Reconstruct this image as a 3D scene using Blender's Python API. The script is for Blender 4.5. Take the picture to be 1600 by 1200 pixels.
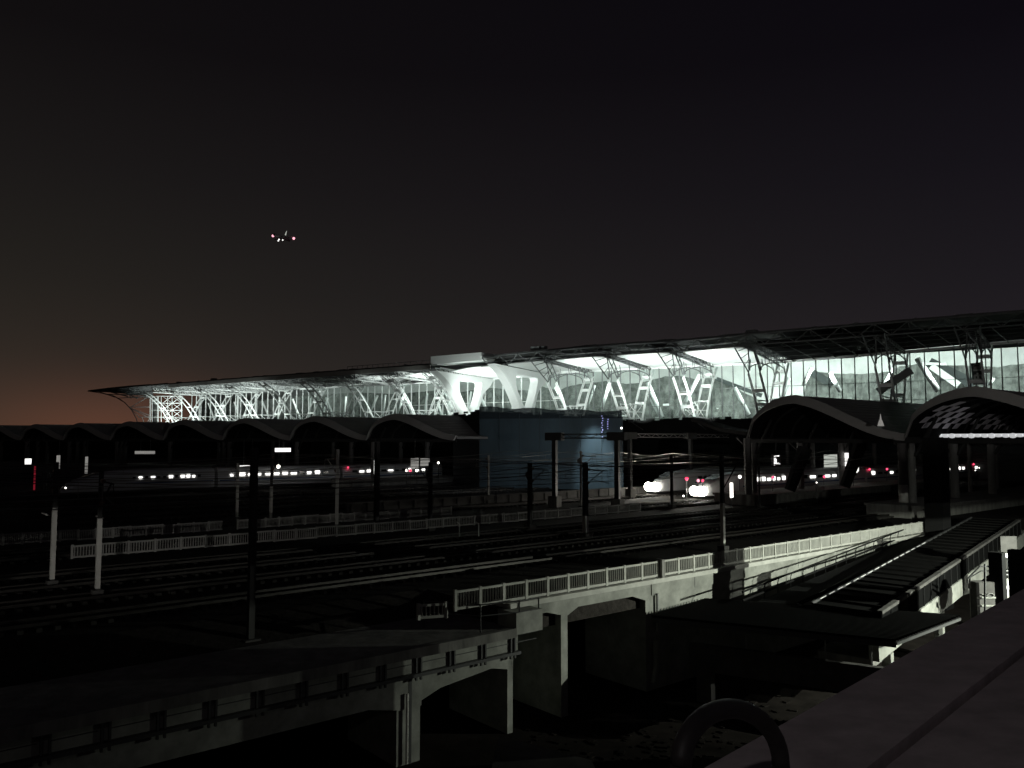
import bpy, math, random
from mathutils import Vector, Matrix
random.seed(7)
for o in list(bpy.data.objects): bpy.data.objects.remove(o, do_unlink=True)
SC = bpy.context.scene
COL = SC.collection
R = math.radians

# ------------------------------------------------------------------ camera
F = 1250.0
PITCH = math.atan(87.0 / F)
CAMZ = 9.0
cd = bpy.data.cameras.new("camera"); cam = bpy.data.objects.new("camera", cd); COL.objects.link(cam)
cam.location = (0, 0, CAMZ)
cam.rotation_euler = (R(90) + PITCH, 0, 0)
cd.sensor_width = 36; cd.lens = 36 * F / 1600; cd.clip_start = 0.05; cd.clip_end = 9000
SC.camera = cam

# ------------------------------------------------------------------ world (night sky with a city glow)
W = bpy.data.worlds.new("World"); SC.world = W; W.use_nodes = True
nt = W.node_tree; nt.nodes.clear()
def N(tree, t, **kw):
    n = tree.nodes.new(t)
    for k, v in kw.items(): setattr(n, k, v)
    return n
def math_node(tree, op, a, b=None, c=None, clamp=False):
    n = N(tree, 'ShaderNodeMath', operation=op); n.use_clamp = clamp
    for i, v in enumerate((a, b, c)):
        if v is None: continue
        if isinstance(v, (int, float)): n.inputs[i].default_value = v
        else: tree.links.new(v, n.inputs[i])
    return n.outputs[0]
tc = N(nt, 'ShaderNodeTexCoord'); sep = N(nt, 'ShaderNodeSeparateXYZ')
nt.links.new(tc.outputs['Generated'], sep.inputs[0])
elev = math_node(nt, 'MULTIPLY', math_node(nt, 'ARCSINE', sep.outputs[2]), 180 / math.pi)
azim = math_node(nt, 'MULTIPLY', math_node(nt, 'ARCTAN2', sep.outputs[0], sep.outputs[1]), 180 / math.pi)
ramp = N(nt, 'ShaderNodeValToRGB')
nt.links.new(math_node(nt, 'DIVIDE', elev, 40.0, clamp=True), ramp.inputs[0])
def lin(r, g, b):
    f = lambda v: (v / 255 / 12.92) if v / 255 <= .04045 else ((v / 255 + .055) / 1.055) ** 2.4
    return (f(r), f(g), f(b), 1)
els = [(0, (45, 41, 38)), (2 / 40, (44, 40, 38)), (5 / 40, (39, 36, 35)), (10 / 40, (32, 30, 30)), (17 / 40, (24, 22, 24)), (25 / 40, (15, 13, 16)), (1, (9, 8, 12))]
while len(ramp.color_ramp.elements) < len(els): ramp.color_ramp.elements.new(.5)
for e, (p, c) in zip(ramp.color_ramp.elements, els): e.position = p; e.color = lin(*c)
def gauss(az0, saz, el0, sel):
    a = math_node(nt, 'DIVIDE', math_node(nt, 'SUBTRACT', azim, az0), saz)
    b = math_node(nt, 'DIVIDE', math_node(nt, 'SUBTRACT', elev, el0), sel)
    s = math_node(nt, 'ADD', math_node(nt, 'MULTIPLY', a, a), math_node(nt, 'MULTIPLY', b, b))
    return math_node(nt, 'EXPONENT', math_node(nt, 'MULTIPLY', s, -0.5))
def scaled(col, fac):
    m = N(nt, 'ShaderNodeVectorMath', operation='SCALE'); m.inputs[0].default_value = col[:3]
    nt.links.new(fac, m.inputs['Scale']); return m.outputs[0]
def vadd(a, b):
    m = N(nt, 'ShaderNodeVectorMath', operation='ADD'); nt.links.new(a, m.inputs[0]); nt.links.new(b, m.inputs[1]); return m.outputs[0]
sky = vadd(ramp.outputs[0], scaled((.060, .0175, .009), gauss(-26.5, 5.6, 0, 2.2)))
sky = vadd(sky, scaled((.0085, .0030, .0020), gauss(-30, 9, 0, 5.0)))
cmb = N(nt, 'ShaderNodeCombineXYZ')
azc = math_node(nt, 'MAXIMUM', math_node(nt, 'MINIMUM', azim, 40.0), -40.0)
for k_, (m_, a_) in enumerate(((-.0046, .95), (-.0050, .92), (.0005, .93))):
    nt.links.new(math_node(nt, 'MULTIPLY_ADD', azc, m_, a_), cmb.inputs[k_])
ms = N(nt, 'ShaderNodeVectorMath', operation='MULTIPLY'); nt.links.new(sky, ms.inputs[0]); nt.links.new(cmb.outputs[0], ms.inputs[1])
bg = N(nt, 'ShaderNodeBackground'); nt.links.new(ms.outputs[0], bg.inputs[0]); bg.inputs[1].default_value = 1.0
wo = N(nt, 'ShaderNodeOutputWorld'); nt.links.new(bg.outputs[0], wo.inputs[0])
SC.view_settings.view_transform = 'Standard'; SC.view_settings.look = 'None'
SC.view_settings.exposure = 0; SC.view_settings.gamma = 1
SC.render.engine = 'CYCLES'
SC.cycles.max_bounces = 5; SC.cycles.transparent_max_bounces = 16
SC.cycles.sample_clamp_indirect = 3

# ------------------------------------------------------------------ geometry frames
FW = Vector((0, math.cos(PITCH), math.sin(PITCH))); UPV = Vector((0, -math.sin(PITCH), math.cos(PITCH))); RT = Vector((1, 0, 0))
CAM = Vector((0, 0, CAMZ))
def ray(px, py): return FW * F + RT * (px - 800) + UPV * (600 - py)
def g(px, py, z):                       # where the line of sight meets the level z
    d = ray(px, py); return CAM + d * ((z - CAMZ) / d.z)
def dpt(px, py, Y):                     # at distance Y ahead
    d = ray(px, py); return CAM + d * (Y / d.y)
A_ = R(50.2)
U = Vector((math.sin(A_), math.cos(A_), 0)); V = Vector((-math.cos(A_), math.sin(A_), 0)); Z = Vector((0, 0, 1))
ROTU = math.atan2(U.y, U.x)
def uv(s, c, z=0.0): return U * s + V * c + Z * z
def sc_of(p): return p.dot(U), p.dot(V)
def onc(px, py, c):                     # on the vertical plane of constant c
    d = ray(px, py); k = (c - CAM.dot(V)) / d.dot(V); return CAM + d * k
# hall frame: t runs along the facade to the right, o towards us
TH = Vector((.806, -.592, 0)).normalized(); OH = Vector((-TH.y * -1, 0, 0))
OH = Vector((-.592, -.806, 0)).normalized()
H0 = Vector((3.06, 191, 0))
def H(t, o, z): return H0 + TH * t + OH * o + Z * z
def hp(px, py, o):
    d = ray(px, py); k = (o - (CAM - H0).dot(OH)) / d.dot(OH); p = CAM + d * k
    return (p - H0).dot(TH), p.z
def vp(px, py, t):
    d = ray(px, py); k = (t - (CAM - H0).dot(TH)) / d.dot(TH); p = CAM + d * k
    return (p - H0).dot(OH), p.z

# ------------------------------------------------------------------ materials
MATS = {}
def mat(name, rgb, rough=.7, metal=0.0, noise=0.0, scale=1.0, emit=None, es=0.0, bump=0.0, streak=False, spec=.5):
    m = bpy.data.materials.new(name); m.use_nodes = True; t = m.node_tree
    b = t.nodes['Principled BSDF']
    b.inputs['Roughness'].default_value = rough; b.inputs['Metallic'].default_value = metal
    b.inputs['Specular IOR Level'].default_value = spec
    b.inputs['Base Color'].default_value = (*rgb, 1)
    if noise:
        co = N(t, 'ShaderNodeTexCoord'); mp = N(t, 'ShaderNodeMapping')
        t.links.new(co.outputs['Object'], mp.inputs[0])
        mp.inputs['Scale'].default_value = (scale, scale, scale * (.22 if streak else 1))
        n1 = N(t, 'ShaderNodeTexNoise'); n1.inputs['Scale'].default_value = 1; n1.inputs['Detail'].default_value = 7; n1.inputs['Roughness'].default_value = .65
        t.links.new(mp.outputs[0], n1.inputs['Vector'])
        cr = N(t, 'ShaderNodeValToRGB')
        cr.color_ramp.elements[0].position = .3; cr.color_ramp.elements[1].position = .72
        cr.color_ramp.elements[0].color = (*[c * (1 - noise) for c in rgb], 1); cr.color_ramp.elements[1].color = (*[min(1, c * (1 + noise * .5)) for c in rgb], 1)
        t.links.new(n1.outputs[0], cr.inputs[0]); t.links.new(cr.outputs[0], b.inputs['Base Color'])
        if bump:
            bp = N(t, 'ShaderNodeBump'); bp.inputs['Strength'].default_value = bump; bp.inputs['Distance'].default_value = .1
            t.links.new(n1.outputs[0], bp.inputs['Height']); t.links.new(bp.outputs[0], b.inputs['Normal'])
    if emit:
        b.inputs['Emission Color'].default_value = (*emit, 1); b.inputs['Emission Strength'].default_value = es
    MATS[name] = m; return m
mat('concrete', (.27, .275, .245), .85, noise=.45, scale=.8, bump=.15)
mat('concrete_old', (.20, .195, .18), .9, noise=.55, scale=1.1, bump=.3, streak=True)
mat('barrier_paint', (.36, .35, .33), .8, noise=.4, scale=.5)
mat('precast', (.42, .42, .38), .8, noise=.25, scale=1.5)
mat('parapet', (.55, .48, .485), .8, noise=.3, scale=5, bump=.1)
mat('ballast', (.034, .030, .027), .95, spec=.1, noise=.5, scale=3, bump=.6)
mat('soil', (.016, .0135, .012), .95, spec=.03, noise=.5, scale=.6, bump=.6)
mat('steel_rail', (.04, .036, .032), .5, .5, noise=.3, scale=2)
mat('sleeper', (.04, .038, .035), .9, spec=.1, noise=.2, scale=2)
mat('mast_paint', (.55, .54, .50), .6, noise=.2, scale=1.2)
mat('mast_dark', (.035, .034, .032), .6, noise=.3, scale=1.5)
mat('wire', (.30, .28, .25), .4, .8)
mat('insulator', (.20, .10, .07), .3)
mat('canopy_roof', (.20, .19, .185), .55, noise=.25, scale=.35, streak=False)
mat('canopy_rim', (.42, .41, .39), .6, noise=.15, scale=.5)
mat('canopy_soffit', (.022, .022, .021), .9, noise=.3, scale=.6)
mat('soffit_light_patch', (.72, .68, .74), .6, noise=.15, scale=1)
mat('near_black', (.012, .012, .012), .9, spec=.05)  # near-black; its darkness also stands for shade on the soffits
mat('void_black', (.0035, .0035, .0035), .9, spec=.05)
mat('concrete_dark', (.085, .082, .078), .9, spec=.1, noise=.4, scale=1)
mat('column', (.15, .145, .14), .7, noise=.25, scale=.8)
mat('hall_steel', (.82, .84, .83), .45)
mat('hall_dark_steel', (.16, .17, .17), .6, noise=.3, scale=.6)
mat('frame_grey', (.32, .33, .33), .5)
mat('hall_clad', (.80, .82, .81), .5, noise=.06, scale=.3)
mat('ceiling_panel', (.78, .80, .79), .6, noise=.12, scale=.16)
mat('roof_skin', (.07, .07, .072), .6, noise=.4, scale=.3)
mat('inner_wall', (.74, .76, .74), .7, noise=.3, scale=.12)
mat('inner_mesh', (.22, .235, .22), .9, noise=.7, scale=.8, bump=.9)
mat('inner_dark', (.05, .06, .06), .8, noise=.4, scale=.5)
mat('net_blue', (.052, .082, .102), .8, noise=.45, scale=.22, streak=True, bump=.2)
mat('net_dark', (.03, .04, .045), .9, noise=.4, scale=.3, streak=True)
mat('dark_metal', (.05, .05, .05), .55, noise=.2, scale=2)
mat('shed_roof', (.004, .0038, .0036), .85, spec=.08, noise=.3, scale=1.5)
mat('rail_grey', (.25, .25, .24), .45, .6)
mat('train_white', (.62, .63, .64), .3, noise=.06, scale=.5)
mat('train_blue', (.05, .09, .2), .35)
mat('glass_dark', (.02, .022, .025), .1)
mat('lit_window', (.8, .8, .78), .5, emit=(1, .98, .92), es=2.6)
mat('lit_dim', (.5, .5, .48), .5, emit=(1, .97, .9), es=.20)
mat('lit_mid', (.5, .5, .5), .5, emit=(.96, .98, 1), es=.5)
mat('lit_white', (.8, .8, .8), .5, emit=(1, .99, .95), es=1.6)
mat('lamp_hot', (1, 1, 1), .5, emit=(1, .97, .86), es=45)
mat('lamp_warm', (1, 1, 1), .5, emit=(1, .96, .86), es=4.5)
mat('lamp_red', (.6, .05, .08), .5, emit=(1, .06, .14), es=2.6)
mat('lamp_pink', (.6, .05, .08), .5, emit=(1, .42, .52), es=1.7)
mat('lamp_red_dim', (.5, .03, .05), .5, emit=(1, .05, .1), es=.14)
mat('lamp_faint', (.3, .3, .28), .5, emit=(.9, .95, .85), es=.5)
mat('plane_skin', (.3, .3, .3), .4)
mat('banner_dark', (.05, .065, .06), .8)
mat('banner_ink', (.6, .65, .62), .7, noise=.2, scale=2)
mat('yellow_paint', (.45, .34, .10), .6, noise=.3, scale=3)
mat('pipe', (.04, .036, .036), .55, .0, noise=.3, scale=20)
# thin hall glass
gm = bpy.data.materials.new('hall_glass'); gm.use_nodes = True; gt = gm.node_tree; gt.nodes.clear()
tr = N(gt, 'ShaderNodeBsdfTransparent'); tr.inputs[0].default_value = (.80, .85, .835, 1)
gl = N(gt, 'ShaderNodeBsdfGlossy'); gl.inputs[0].default_value = (.8, .9, .9, 1); gl.inputs['Roughness'].default_value = .04
mx = N(gt, 'ShaderNodeMixShader'); mx.inputs[0].default_value = .08
gt.links.new(tr.outputs[0], mx.inputs[1]); gt.links.new(gl.outputs[0], mx.inputs[2])
go = N(gt, 'ShaderNodeOutputMaterial'); gt.links.new(mx.outputs[0], go.inputs[0]); MATS['hall_glass'] = gm
# open safety netting: half see-through blue cloth
nm = bpy.data.materials.new('net_open'); nm.use_nodes = True; ng = nm.node_tree; ng.nodes.clear()
tr = N(ng, 'ShaderNodeBsdfTransparent'); df = N(ng, 'ShaderNodeBsdfDiffuse'); df.inputs[0].default_value = (.045, .06, .07, 1)
mx = N(ng, 'ShaderNodeMixShader'); mx.inputs[0].default_value = .72
ng.links.new(tr.outputs[0], mx.inputs[1]); ng.links.new(df.outputs[0], mx.inputs[2])
go = N(ng, 'ShaderNodeOutputMaterial'); ng.links.new(mx.outputs[0], go.inputs[0]); MATS['net_open'] = nm

# ------------------------------------------------------------------ mesh helpers
class MB:
    def __init__(s): s.v = []; s.f = []; s.smooth = False
    def add(s, vs, fs):
        n = len(s.v); s.v += [Vector(p) for p in vs]; s.f += [tuple(i + n for i in f) for f in fs]; return s
    def hexa(s, p):                      # 8 corners: bottom 4, top 4
        return s.add(p, [(3, 2, 1, 0), (4, 5, 6, 7), (0, 1, 5, 4), (1, 2, 6, 5), (2, 3, 7, 6), (3, 0, 4, 7)])
    def box(s, c, a, b, h, ax=None, ay=None):   # centre, half sizes along ax, ay, Z
        ax = ax or Vector((1, 0, 0)); ay = ay or Vector((0, 1, 0)); c = Vector(c)
        q = [(-1, -1), (1, -1), (1, 1), (-1, 1)]
        return s.hexa([c + ax * (a * i) + ay * (b * j) + Z * (h * k) for k in (-1, 1) for i, j in q])
    def ubox(s, s0, s1, c0, c1, z0, z1):
        q = [(s0, c0), (s1, c0), (s1, c1), (s0, c1)]
        return s.hexa([uv(i, j, z) for z in (z0, z1) for i, j in q])
    def hbox(s, t0, t1, o0, o1, z0, z1):
        q = [(t0, o1), (t0, o0), (t1, o0), (t1, o1)]
        return s.hexa([H(i, j, z) for z in (z0, z1) for i, j in q])
    def beam(s, p, q, w, h=None, up=Z):
        p = Vector(p); q = Vector(q); d = (q - p)
        if d.length < 1e-6: return s
        d.normalize(); h = h or w
        x = d.cross(up)
        if x.length < 1e-3: x = d.cross(Vector((1, 0, 0)))
        x.normalize(); y = x.cross(d)
        cs = [(-1, -1), (1, -1), (1, 1), (-1, 1)]
        return s.hexa([e + x * (w / 2 * i) + y * (h / 2 * j) for e in (p, q) for i, j in cs])
    def tube(s, pts, r, n=6, r1=None):
        pts = [Vector(p) for p in pts]; m = len(pts); rings = []
        base = len(s.v); prev = None
        for i, p in enumerate(pts):
            d = (pts[min(i + 1, m - 1)] - pts[max(i - 1, 0)]).normalized()
            if prev is None:
                x = d.cross(Z)
                if x.length < 1e-3: x = Vector((1, 0, 0))
            else: x = prev - d * prev.dot(d)
            x.normalize(); prev = x; y = d.cross(x)
            rr = r if r1 is None else r + (r1 - r) * i / max(1, m - 1)
            for k in range(n):
                a = 2 * math.pi * k / n; s.v.append(p + x * (rr * math.cos(a)) + y * (rr * math.sin(a)))
        for i in range(m - 1):
            for k in range(n):
                a = base + i * n + k; b = base + i * n + (k + 1) % n
                s.f.append((a, b, b + n, a + n))
        s.f.append(tuple(base + k for k in reversed(range(n)))); s.f.append(tuple(base + (m - 1) * n + k for k in range(n)))
        return s
    def grid(s, P):                      # rows of points
        n = len(P[0]); b = len(s.v)
        for row in P: s.v += [Vector(p) for p in row]
        for i in range(len(P) - 1):
            for j in range(n - 1):
                a = b + i * n + j; s.f.append((a, a + 1, a + n + 1, a + n))
        return s
    def slab(s, P, off):                 # a grid given thickness along a vector
        off = Vector(off); Q = [[Vector(p) + off for p in r] for r in P]
        s.grid(P); s.grid([list(reversed(r)) for r in Q])
        ring = lambda G: G[0] + [r[-1] for r in G[1:]] + list(reversed(G[-1][:-1])) + [r[0] for r in reversed(G[1:-1])]
        a = ring([list(r) for r in P]); b = ring(Q); n = len(a); base = len(s.v)
        s.v += [Vector(p) for p in a] + b
        for i in range(n):
            j = (i + 1) % n; s.f.append((base + j, base + i, base + n + i, base + n + j))
        return s
    def ball(s, c, r, n=8, sz=1.0):
        c = Vector(c); b = len(s.v); m = n // 2 + 1
        for i in range(m + 1):
            th = math.pi * i / m
            for k in range(n):
                a = 2 * math.pi * k / n
                s.v.append(c + Vector((math.sin(th) * math.cos(a) * r, math.sin(th) * math.sin(a) * r, math.cos(th) * r * sz)))
        for i in range(m):
            for k in range(n):
                a = b + i * n + k; q = b + i * n + (k + 1) % n; s.f.append((a, a + n, q + n, q))
        return s
    def build(s, name, m, parent=None, smooth=False):
        org = Vector(ORG.get(parent.name, (0, 0, 0))) if parent else Vector((0, 0, 0))
        if parent is None:
            xs = [p for p in s.v]; zmin = min(p.z for p in xs)
            cx = sum((p for p in xs), Vector()) / len(xs); org = Vector((cx.x, cx.y, zmin))
        me = bpy.data.meshes.new(name); me.from_pydata([p - org for p in s.v], [], s.f); me.update()
        me.materials.append(MATS[m] if isinstance(m, str) else m)
        if smooth:
            for p in me.polygons: p.use_smooth = True
        o = bpy.data.objects.new(name, me); COL.objects.link(o)
        if parent: o.parent = parent; ORG[o.name] = org
        else: o.location = org; ORG[o.name] = org
        return o
ORG = {}
def tag(o, label=None, cat=None, group=None, kind=None):
    for k, v in (('label', label), ('category', cat), ('group', group), ('kind', kind)):
        if v: o[k] = v
    return o
def thing(name, label, cat, loc, group=None):
    o = bpy.data.objects.new(name, None); COL.objects.link(o); o.location = loc; o.empty_display_size = .5
    ORG[o.name] = Vector(loc); return tag(o, label, cat, group)
def struct(mb, name, m): return tag(mb.build(name, m), kind='structure')
def lamp(kind, name, loc, energy, col=(1, 1, 1), target=None, parent=None, **kw):
    l = bpy.data.lights.new(name, kind); l.energy = energy; l.color = col
    for k, v in kw.items(): setattr(l, k, v)
    o = bpy.data.objects.new(name, l); COL.objects.link(o)
    org = Vector((0, 0, 0))
    if parent: o.parent = parent; org = ORG[parent.name]
    o.location = Vector(loc) - org
    if target is not None:
        d = Vector(target) - Vector(loc); o.rotation_euler = d.to_track_quat('-Z', 'Y').to_euler()
    return o

# ================================================================== SETTING
# lower ground as one sheet to the horizon
b = MB(); n = 40
P = []
for i in range(n + 1):
    P.append([(-3000 + 6000 * j / n, -400 + 6400 * i / n, -7.2) for j in range(n + 1)])
b.grid(P); struct(b, 'ground', 'soil')
# rail yard slab and its bank
b = MB()
b.ubox(-260, 28.5, 42.5, 420, -1.9, -0.35); b.ubox(28.5, 400, 35.3, 420, -1.9, -0.35)
struct(b, 'rail_yard', 'ballast')
b = MB(); b.slab([[uv(s, 39.3, -1.25) for s in (-60, 0, 28.4)], [uv(s, 42.6, -.3) for s in (-60, 0, 28.4)]], (0, 0, -.5)); struct(b, 'embankment', 'ballast')
# lower apron under the bridge, patchy
b = MB(); b.ubox(-80, 200, -60, 60, -7.19, -7.1); struct(b, 'lower_yard', 'soil')

# distant low rise closing the horizon
b = MB(); rnd = random.Random(31)
far = [(-900 + 60 * i, 620 + rnd.uniform(-20, 20), 8.4 + rnd.uniform(0, .9)) for i in range(36)]
b.slab([[(x, y, -2) for x, y, z in far], [(x, y, z) for x, y, z in far], [(x, y + 300, z - 3) for x, y, z in far]], (0, 30, 0)); struct(b, 'hills', 'soil')
# tracks
TRACKS = [46.5, 52.2, 57.6, 62.6, 72.2, 76.4, 87.6, 98.5, 103.5, 113, 118, 128, 133, 148, 153]
for k, c in enumerate(TRACKS):
    b = MB()
    s0, s1 = (-70, 260) if k < 9 else (-40, 330)
    sl = MB()
    r = thing('railway_track', 'pair of steel rails on sleepers', 'track', uv(0, c, -.3)); 
    for kk in ('label', 'category'): del r[kk]
    r['kind'] = 'structure'
    for dc in (-.72, .72): b.ubox(s0, s1, c + dc - .04, c + dc + .04, -.16, 0.0)
    s = -2 if k < 6 else 20
    while s < (140 if k < 9 else 120): sl.ubox(s, s + .26, c - 1.3, c + 1.3, -.349, -.165); s += .8
    sl.build('sleepers', 'sleeper', r); b.build('rails', 'steel_rail', r)

# ================================================================== NEAR VIADUCT
CV = 34.8
def sv(px): # s on viaduct face for pixel x
    r = (px - 800) / F; return CV * (.64 + .768 * r) / (.768 - .64 * r)
via = thing('rail_viaduct', 'pale concrete viaduct with balustrade, openings at left and solid wall at right', 'viaduct', uv(40, CV, -7.1))
# deck edge girder, upper lip and main face
b = MB()
b.ubox(28.6, 90, CV - .35, CV + 1.2, -.30, -.02); b.build('deck_edge', 'precast', via)
segs = [(29.4, 41.7), (41.95, 90)]
b = MB()
# arch openings: profile polygons in (s,z), extruded in c
def face(mb, poly, c0, c1, tri=None):
    n = len(poly); b0 = len(mb.v)
    mb.v += [uv(s, c0, z) for s, z in poly] + [uv(s, c1, z) for s, z in poly]
    mb.f.append(tuple(b0 + i for i in range(n))); mb.f.append(tuple(b0 + n + i for i in reversed(range(n))))
    for i in range(n):
        j = (i + 1) % n; mb.f.append((b0 + j, b0 + i, b0 + n + i, b0 + n + j))
zt = -.30
p1, p2 = sv(875), sv(885); q1, q2 = sv(1005), sv(1014); a0 = sv(795)
# girder with haunches between piers
face(b, [(a0, zt), (p1, zt), (p1, -1.25), (p1 - 1.1, -.95), (a0, -.95)], CV, CV + .9)
face(b, [(p1, zt), (p2, zt), (p2, -1.3), (p1, -1.3)], CV, CV + .9)
face(b, [(p2, zt), (q1, zt), (q1, -1.35), (q1 - 1.2, -.95), (p2 + .9, -.95), (p2, -1.35)], CV, CV + .9)
face(b, [(q1, zt), (q2, zt), (q2, -1.35), (q1, -1.35)], CV, CV + .9)
b.build('girder', 'concrete', via)
for s0, s1, ztop in ((a0 - .1, sv(801), -2.6), (p1, p2, -1.3), (q1, q2, -1.35)):
    b = MB(); b.ubox(s0, s1, CV, CV + 5.5, -7.2, ztop); b.build('pier', 'concrete', via)
b = MB(); b.ubox(q2, 92, CV + .02, CV + .8, -7.2, -.95 - .15); b.ubox(q2, 92, CV - .06, CV + .8, -1.1, zt)
b.build('retaining_wall', 'concrete', via)
b = MB()
for px in (1080, 1240, 1300): b.ubox(sv(px), sv(px) + .03, CV - .075, CV - .06, -1.1, zt)
b.build('joint', 'dark_metal', via)
b = MB(); b.tube([uv(sv(1016) + .3, CV - .15, -1.0), uv(sv(1016) + .3, CV - .15, -3.4)], .09, 8); b.build('drain_pipe', 'rail_grey', via)
b = MB(); b.tube([uv(sv(1017), CV - .2, -3.9), uv(sv(1017), CV - .2, -5.5), uv(sv(1012), CV - .2, -6.6)], .2, 8); b.build('cable_duct', 'concrete', via)

def fence(name, label, s_a, s_b, c_a, c_b, n, h, m, group=None, cat='balustrade', z0=0.0, nb=8, gaps=(), bar=.035, seed=0, droop=0):
    rnd = random.Random(seed)
    f = thing(name, label, cat, uv(s_a, c_a, z0), group)
    for i in range(n + 1):
        k = i / n; s = s_a + (s_b - s_a) * k; c = c_a + (c_b - c_a) * k
        p = MB(); p.ubox(s - .08, s + .08, c - .08, c + .08, z0, z0 + h + .06)
        if i not in gaps: p.build('post', m, f)
        if i == n or i in gaps: continue
        k2 = (i + 1) / n; sb = s_a + (s_b - s_a) * k2; cb = c_a + (c_b - c_a) * k2
        q = MB(); dz = rnd.uniform(-droop, droop)
        A = uv(s + .08, c, z0 + dz); B = uv(sb - .08, cb, z0 + dz)
        q.beam(A + Z * (h - .06), B + Z * (h - .06), .11, .12); q.beam(A + Z * .12, B + Z * .12, .11, .14)
        for j in range(nb):
            x = A.lerp(B, (j + .5) / nb); q.beam(x + Z * .18, x + Z * (h - .11), bar * 1.6, bar * 2)
        q.build('panel', m, f)
    return f
fence('balustrade', 'white concrete balustrade along the edge of the near viaduct', 25.1, sv(1025), CV, CV, 10, 1.05, 'precast', nb=8)
fence('balustrade', 'white concrete balustrade right of the joint on the near viaduct, running to the black pillar', sv(1031), sv(1453), CV, CV, 25, 1.05, 'precast', nb=8)
fence('balustrade', 'short low balustrade stub at the left end of the viaduct balustrade', 23.6, 25.0, CV + 1.2, CV + .7, 1, .8, 'precast', nb=6, z0=-.45)
b = MB(); b.ubox(sv(1026), sv(1030), CV - .3, CV + .25, -.02, 1.15); tag(b.build('joint_pillar', 'concrete_old'), 'dark stub pillar in the gap between the two near balustrades', 'pillar')

# near walkway structure at lower left
wk = thing('side_viaduct', 'dark grey concrete viaduct at lower left with panelled side and two openings', 'viaduct', uv(15, CV, -7.1))
b = MB(); b.ubox(-60, 28.3, 33.9, 39.4, -1.45, -1.2); b.build('walkway', 'concrete_old', wk)
b = MB(); b.ubox(-60, 28.3, 33.55, 33.9, -1.62, -1.14); b.build('coping', 'concrete_old', wk)
b = MB(); b.ubox(-60, 29.2, CV - .25, CV + .2, -2.62, -1.45); b.build('panel_band', 'concrete', wk)
b = MB(); b.ubox(-60, 29.2, CV - .55, CV - .1, -2.78, -2.62); b.build('ledge', 'dark_metal', wk)
b = MB()
for i in range(34):
    s = 28.6 - i * 2.05
    for ds in (0, .28): b.ubox(s + ds, s + ds + .09, CV - .38, CV - .25, -3.0, -1.45)
    for zz in (-1.8, -2.2): b.ubox(s + .3, s + 1.95, CV - .29, CV - .25, zz, zz + .035)
b.build('bracket', 'dark_metal', wk)
b = MB()
pa, pb = sv(625), sv(662)
zb = -3.95
face(b, [(-60, -2.7), (pa, -2.7), (pa, -4.35), (pa - 1.6, -4.0), (8, -4.05), (-60, -4.05)], CV, CV + .9)
face(b, [(pa, -2.7), (pb, -2.7), (pb, -4.4), (pa, -4.4)], CV, CV + .9)
face(b, [(pb, -2.7), (a0 + .3, -2.7), (a0 + .3, -3.72), (a0 - 1.2, -3.38), (pb + 1.2, -3.75), (pb, -4.15)], CV, CV + .9)
b.build('girder', 'concrete', wk)
b = MB(); b.ubox(pa, pb - .05, CV + .05, CV + 5, -7.2, -4.3); b.build('pier', 'concrete', wk)
b = MB(); b.ubox((pa + pb) / 2 - .05, (pa + pb) / 2 + .12, CV - .02, CV + .1, -7.1, -2.8); b.build('joint', 'dark_metal', wk)
b = MB(); x = sv(638); b.tube([uv(x, CV - .14, -7.0), uv(x, CV - .14, -3.6)], .07, 8); b.build('drain_pipe', 'mast_paint', wk)
b = MB()
b.ubox(28.3, 30.2, 33.6, 35.2, -1.5, -.35); b.build('end_block', 'concrete', wk)
# pipe frame railing on end block
fr = thing('pipe_railing', 'thin dark pipe railing on the block where the two viaducts meet', 'railing', uv(29, 34, -1))
b = MB()
pts = [(24.6, 37.0), (26.4, 34.3), (28.6, 33.7), (30.0, 33.7)]
for zz in (.25, -.35):
    b.tube([uv(s, c, zz) for s, c in pts], .035, 6)
b.build('rail', 'dark_metal', fr)
for s, c in pts:
    p = MB(); p.tube([uv(s, c, -1.25), uv(s, c, .28)], .04, 6); p.build('post', 'dark_metal', fr)

# ================================================================== TRACKSIDE BARRIERS
GB = 'pale panel barriers beside the tracks'
def two(pa, pb):
    a = g(*pa, 0); c = g(*pb, 0); return sc_of(a), sc_of(c)
(sa, ca), (sb_, cb_) = two((112, 873), (1000, 799)); ka, kb = 13.1, 76.0
fence('barrier', 'nearer of the two long panel barriers crossing the dark tracks at mid height', sa, sb_, ca, cb_, 32, 1.0, 'barrier_paint', GB, 'barrier', nb=9, gaps=(), seed=3, droop=.04)
(sa, ca), (sb_, cb_) = two((-60, 857), (705, 804))
fence('barrier', 'farther long panel barrier, behind the nearer one at left', sa, sb_, ca, cb_, 34, .95, 'barrier_paint', GB, 'barrier', nb=9, gaps=(15,), seed=5, droop=.05)
b = MB(); b.ubox(50, 108, 93.0, 93.5, -.35, .75); b.ubox(50, 108, 92.85, 93.65, .75, .9)
for i in range(24): b.ubox(50.5 + i * 2.4, 50.6 + i * 2.4, 92.9, 93.0, -.35, .75)
tag(b.build('low_wall', 'concrete_dark'), 'low pale wall beyond the tracks running to the glaring headlights', 'wall')

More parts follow.
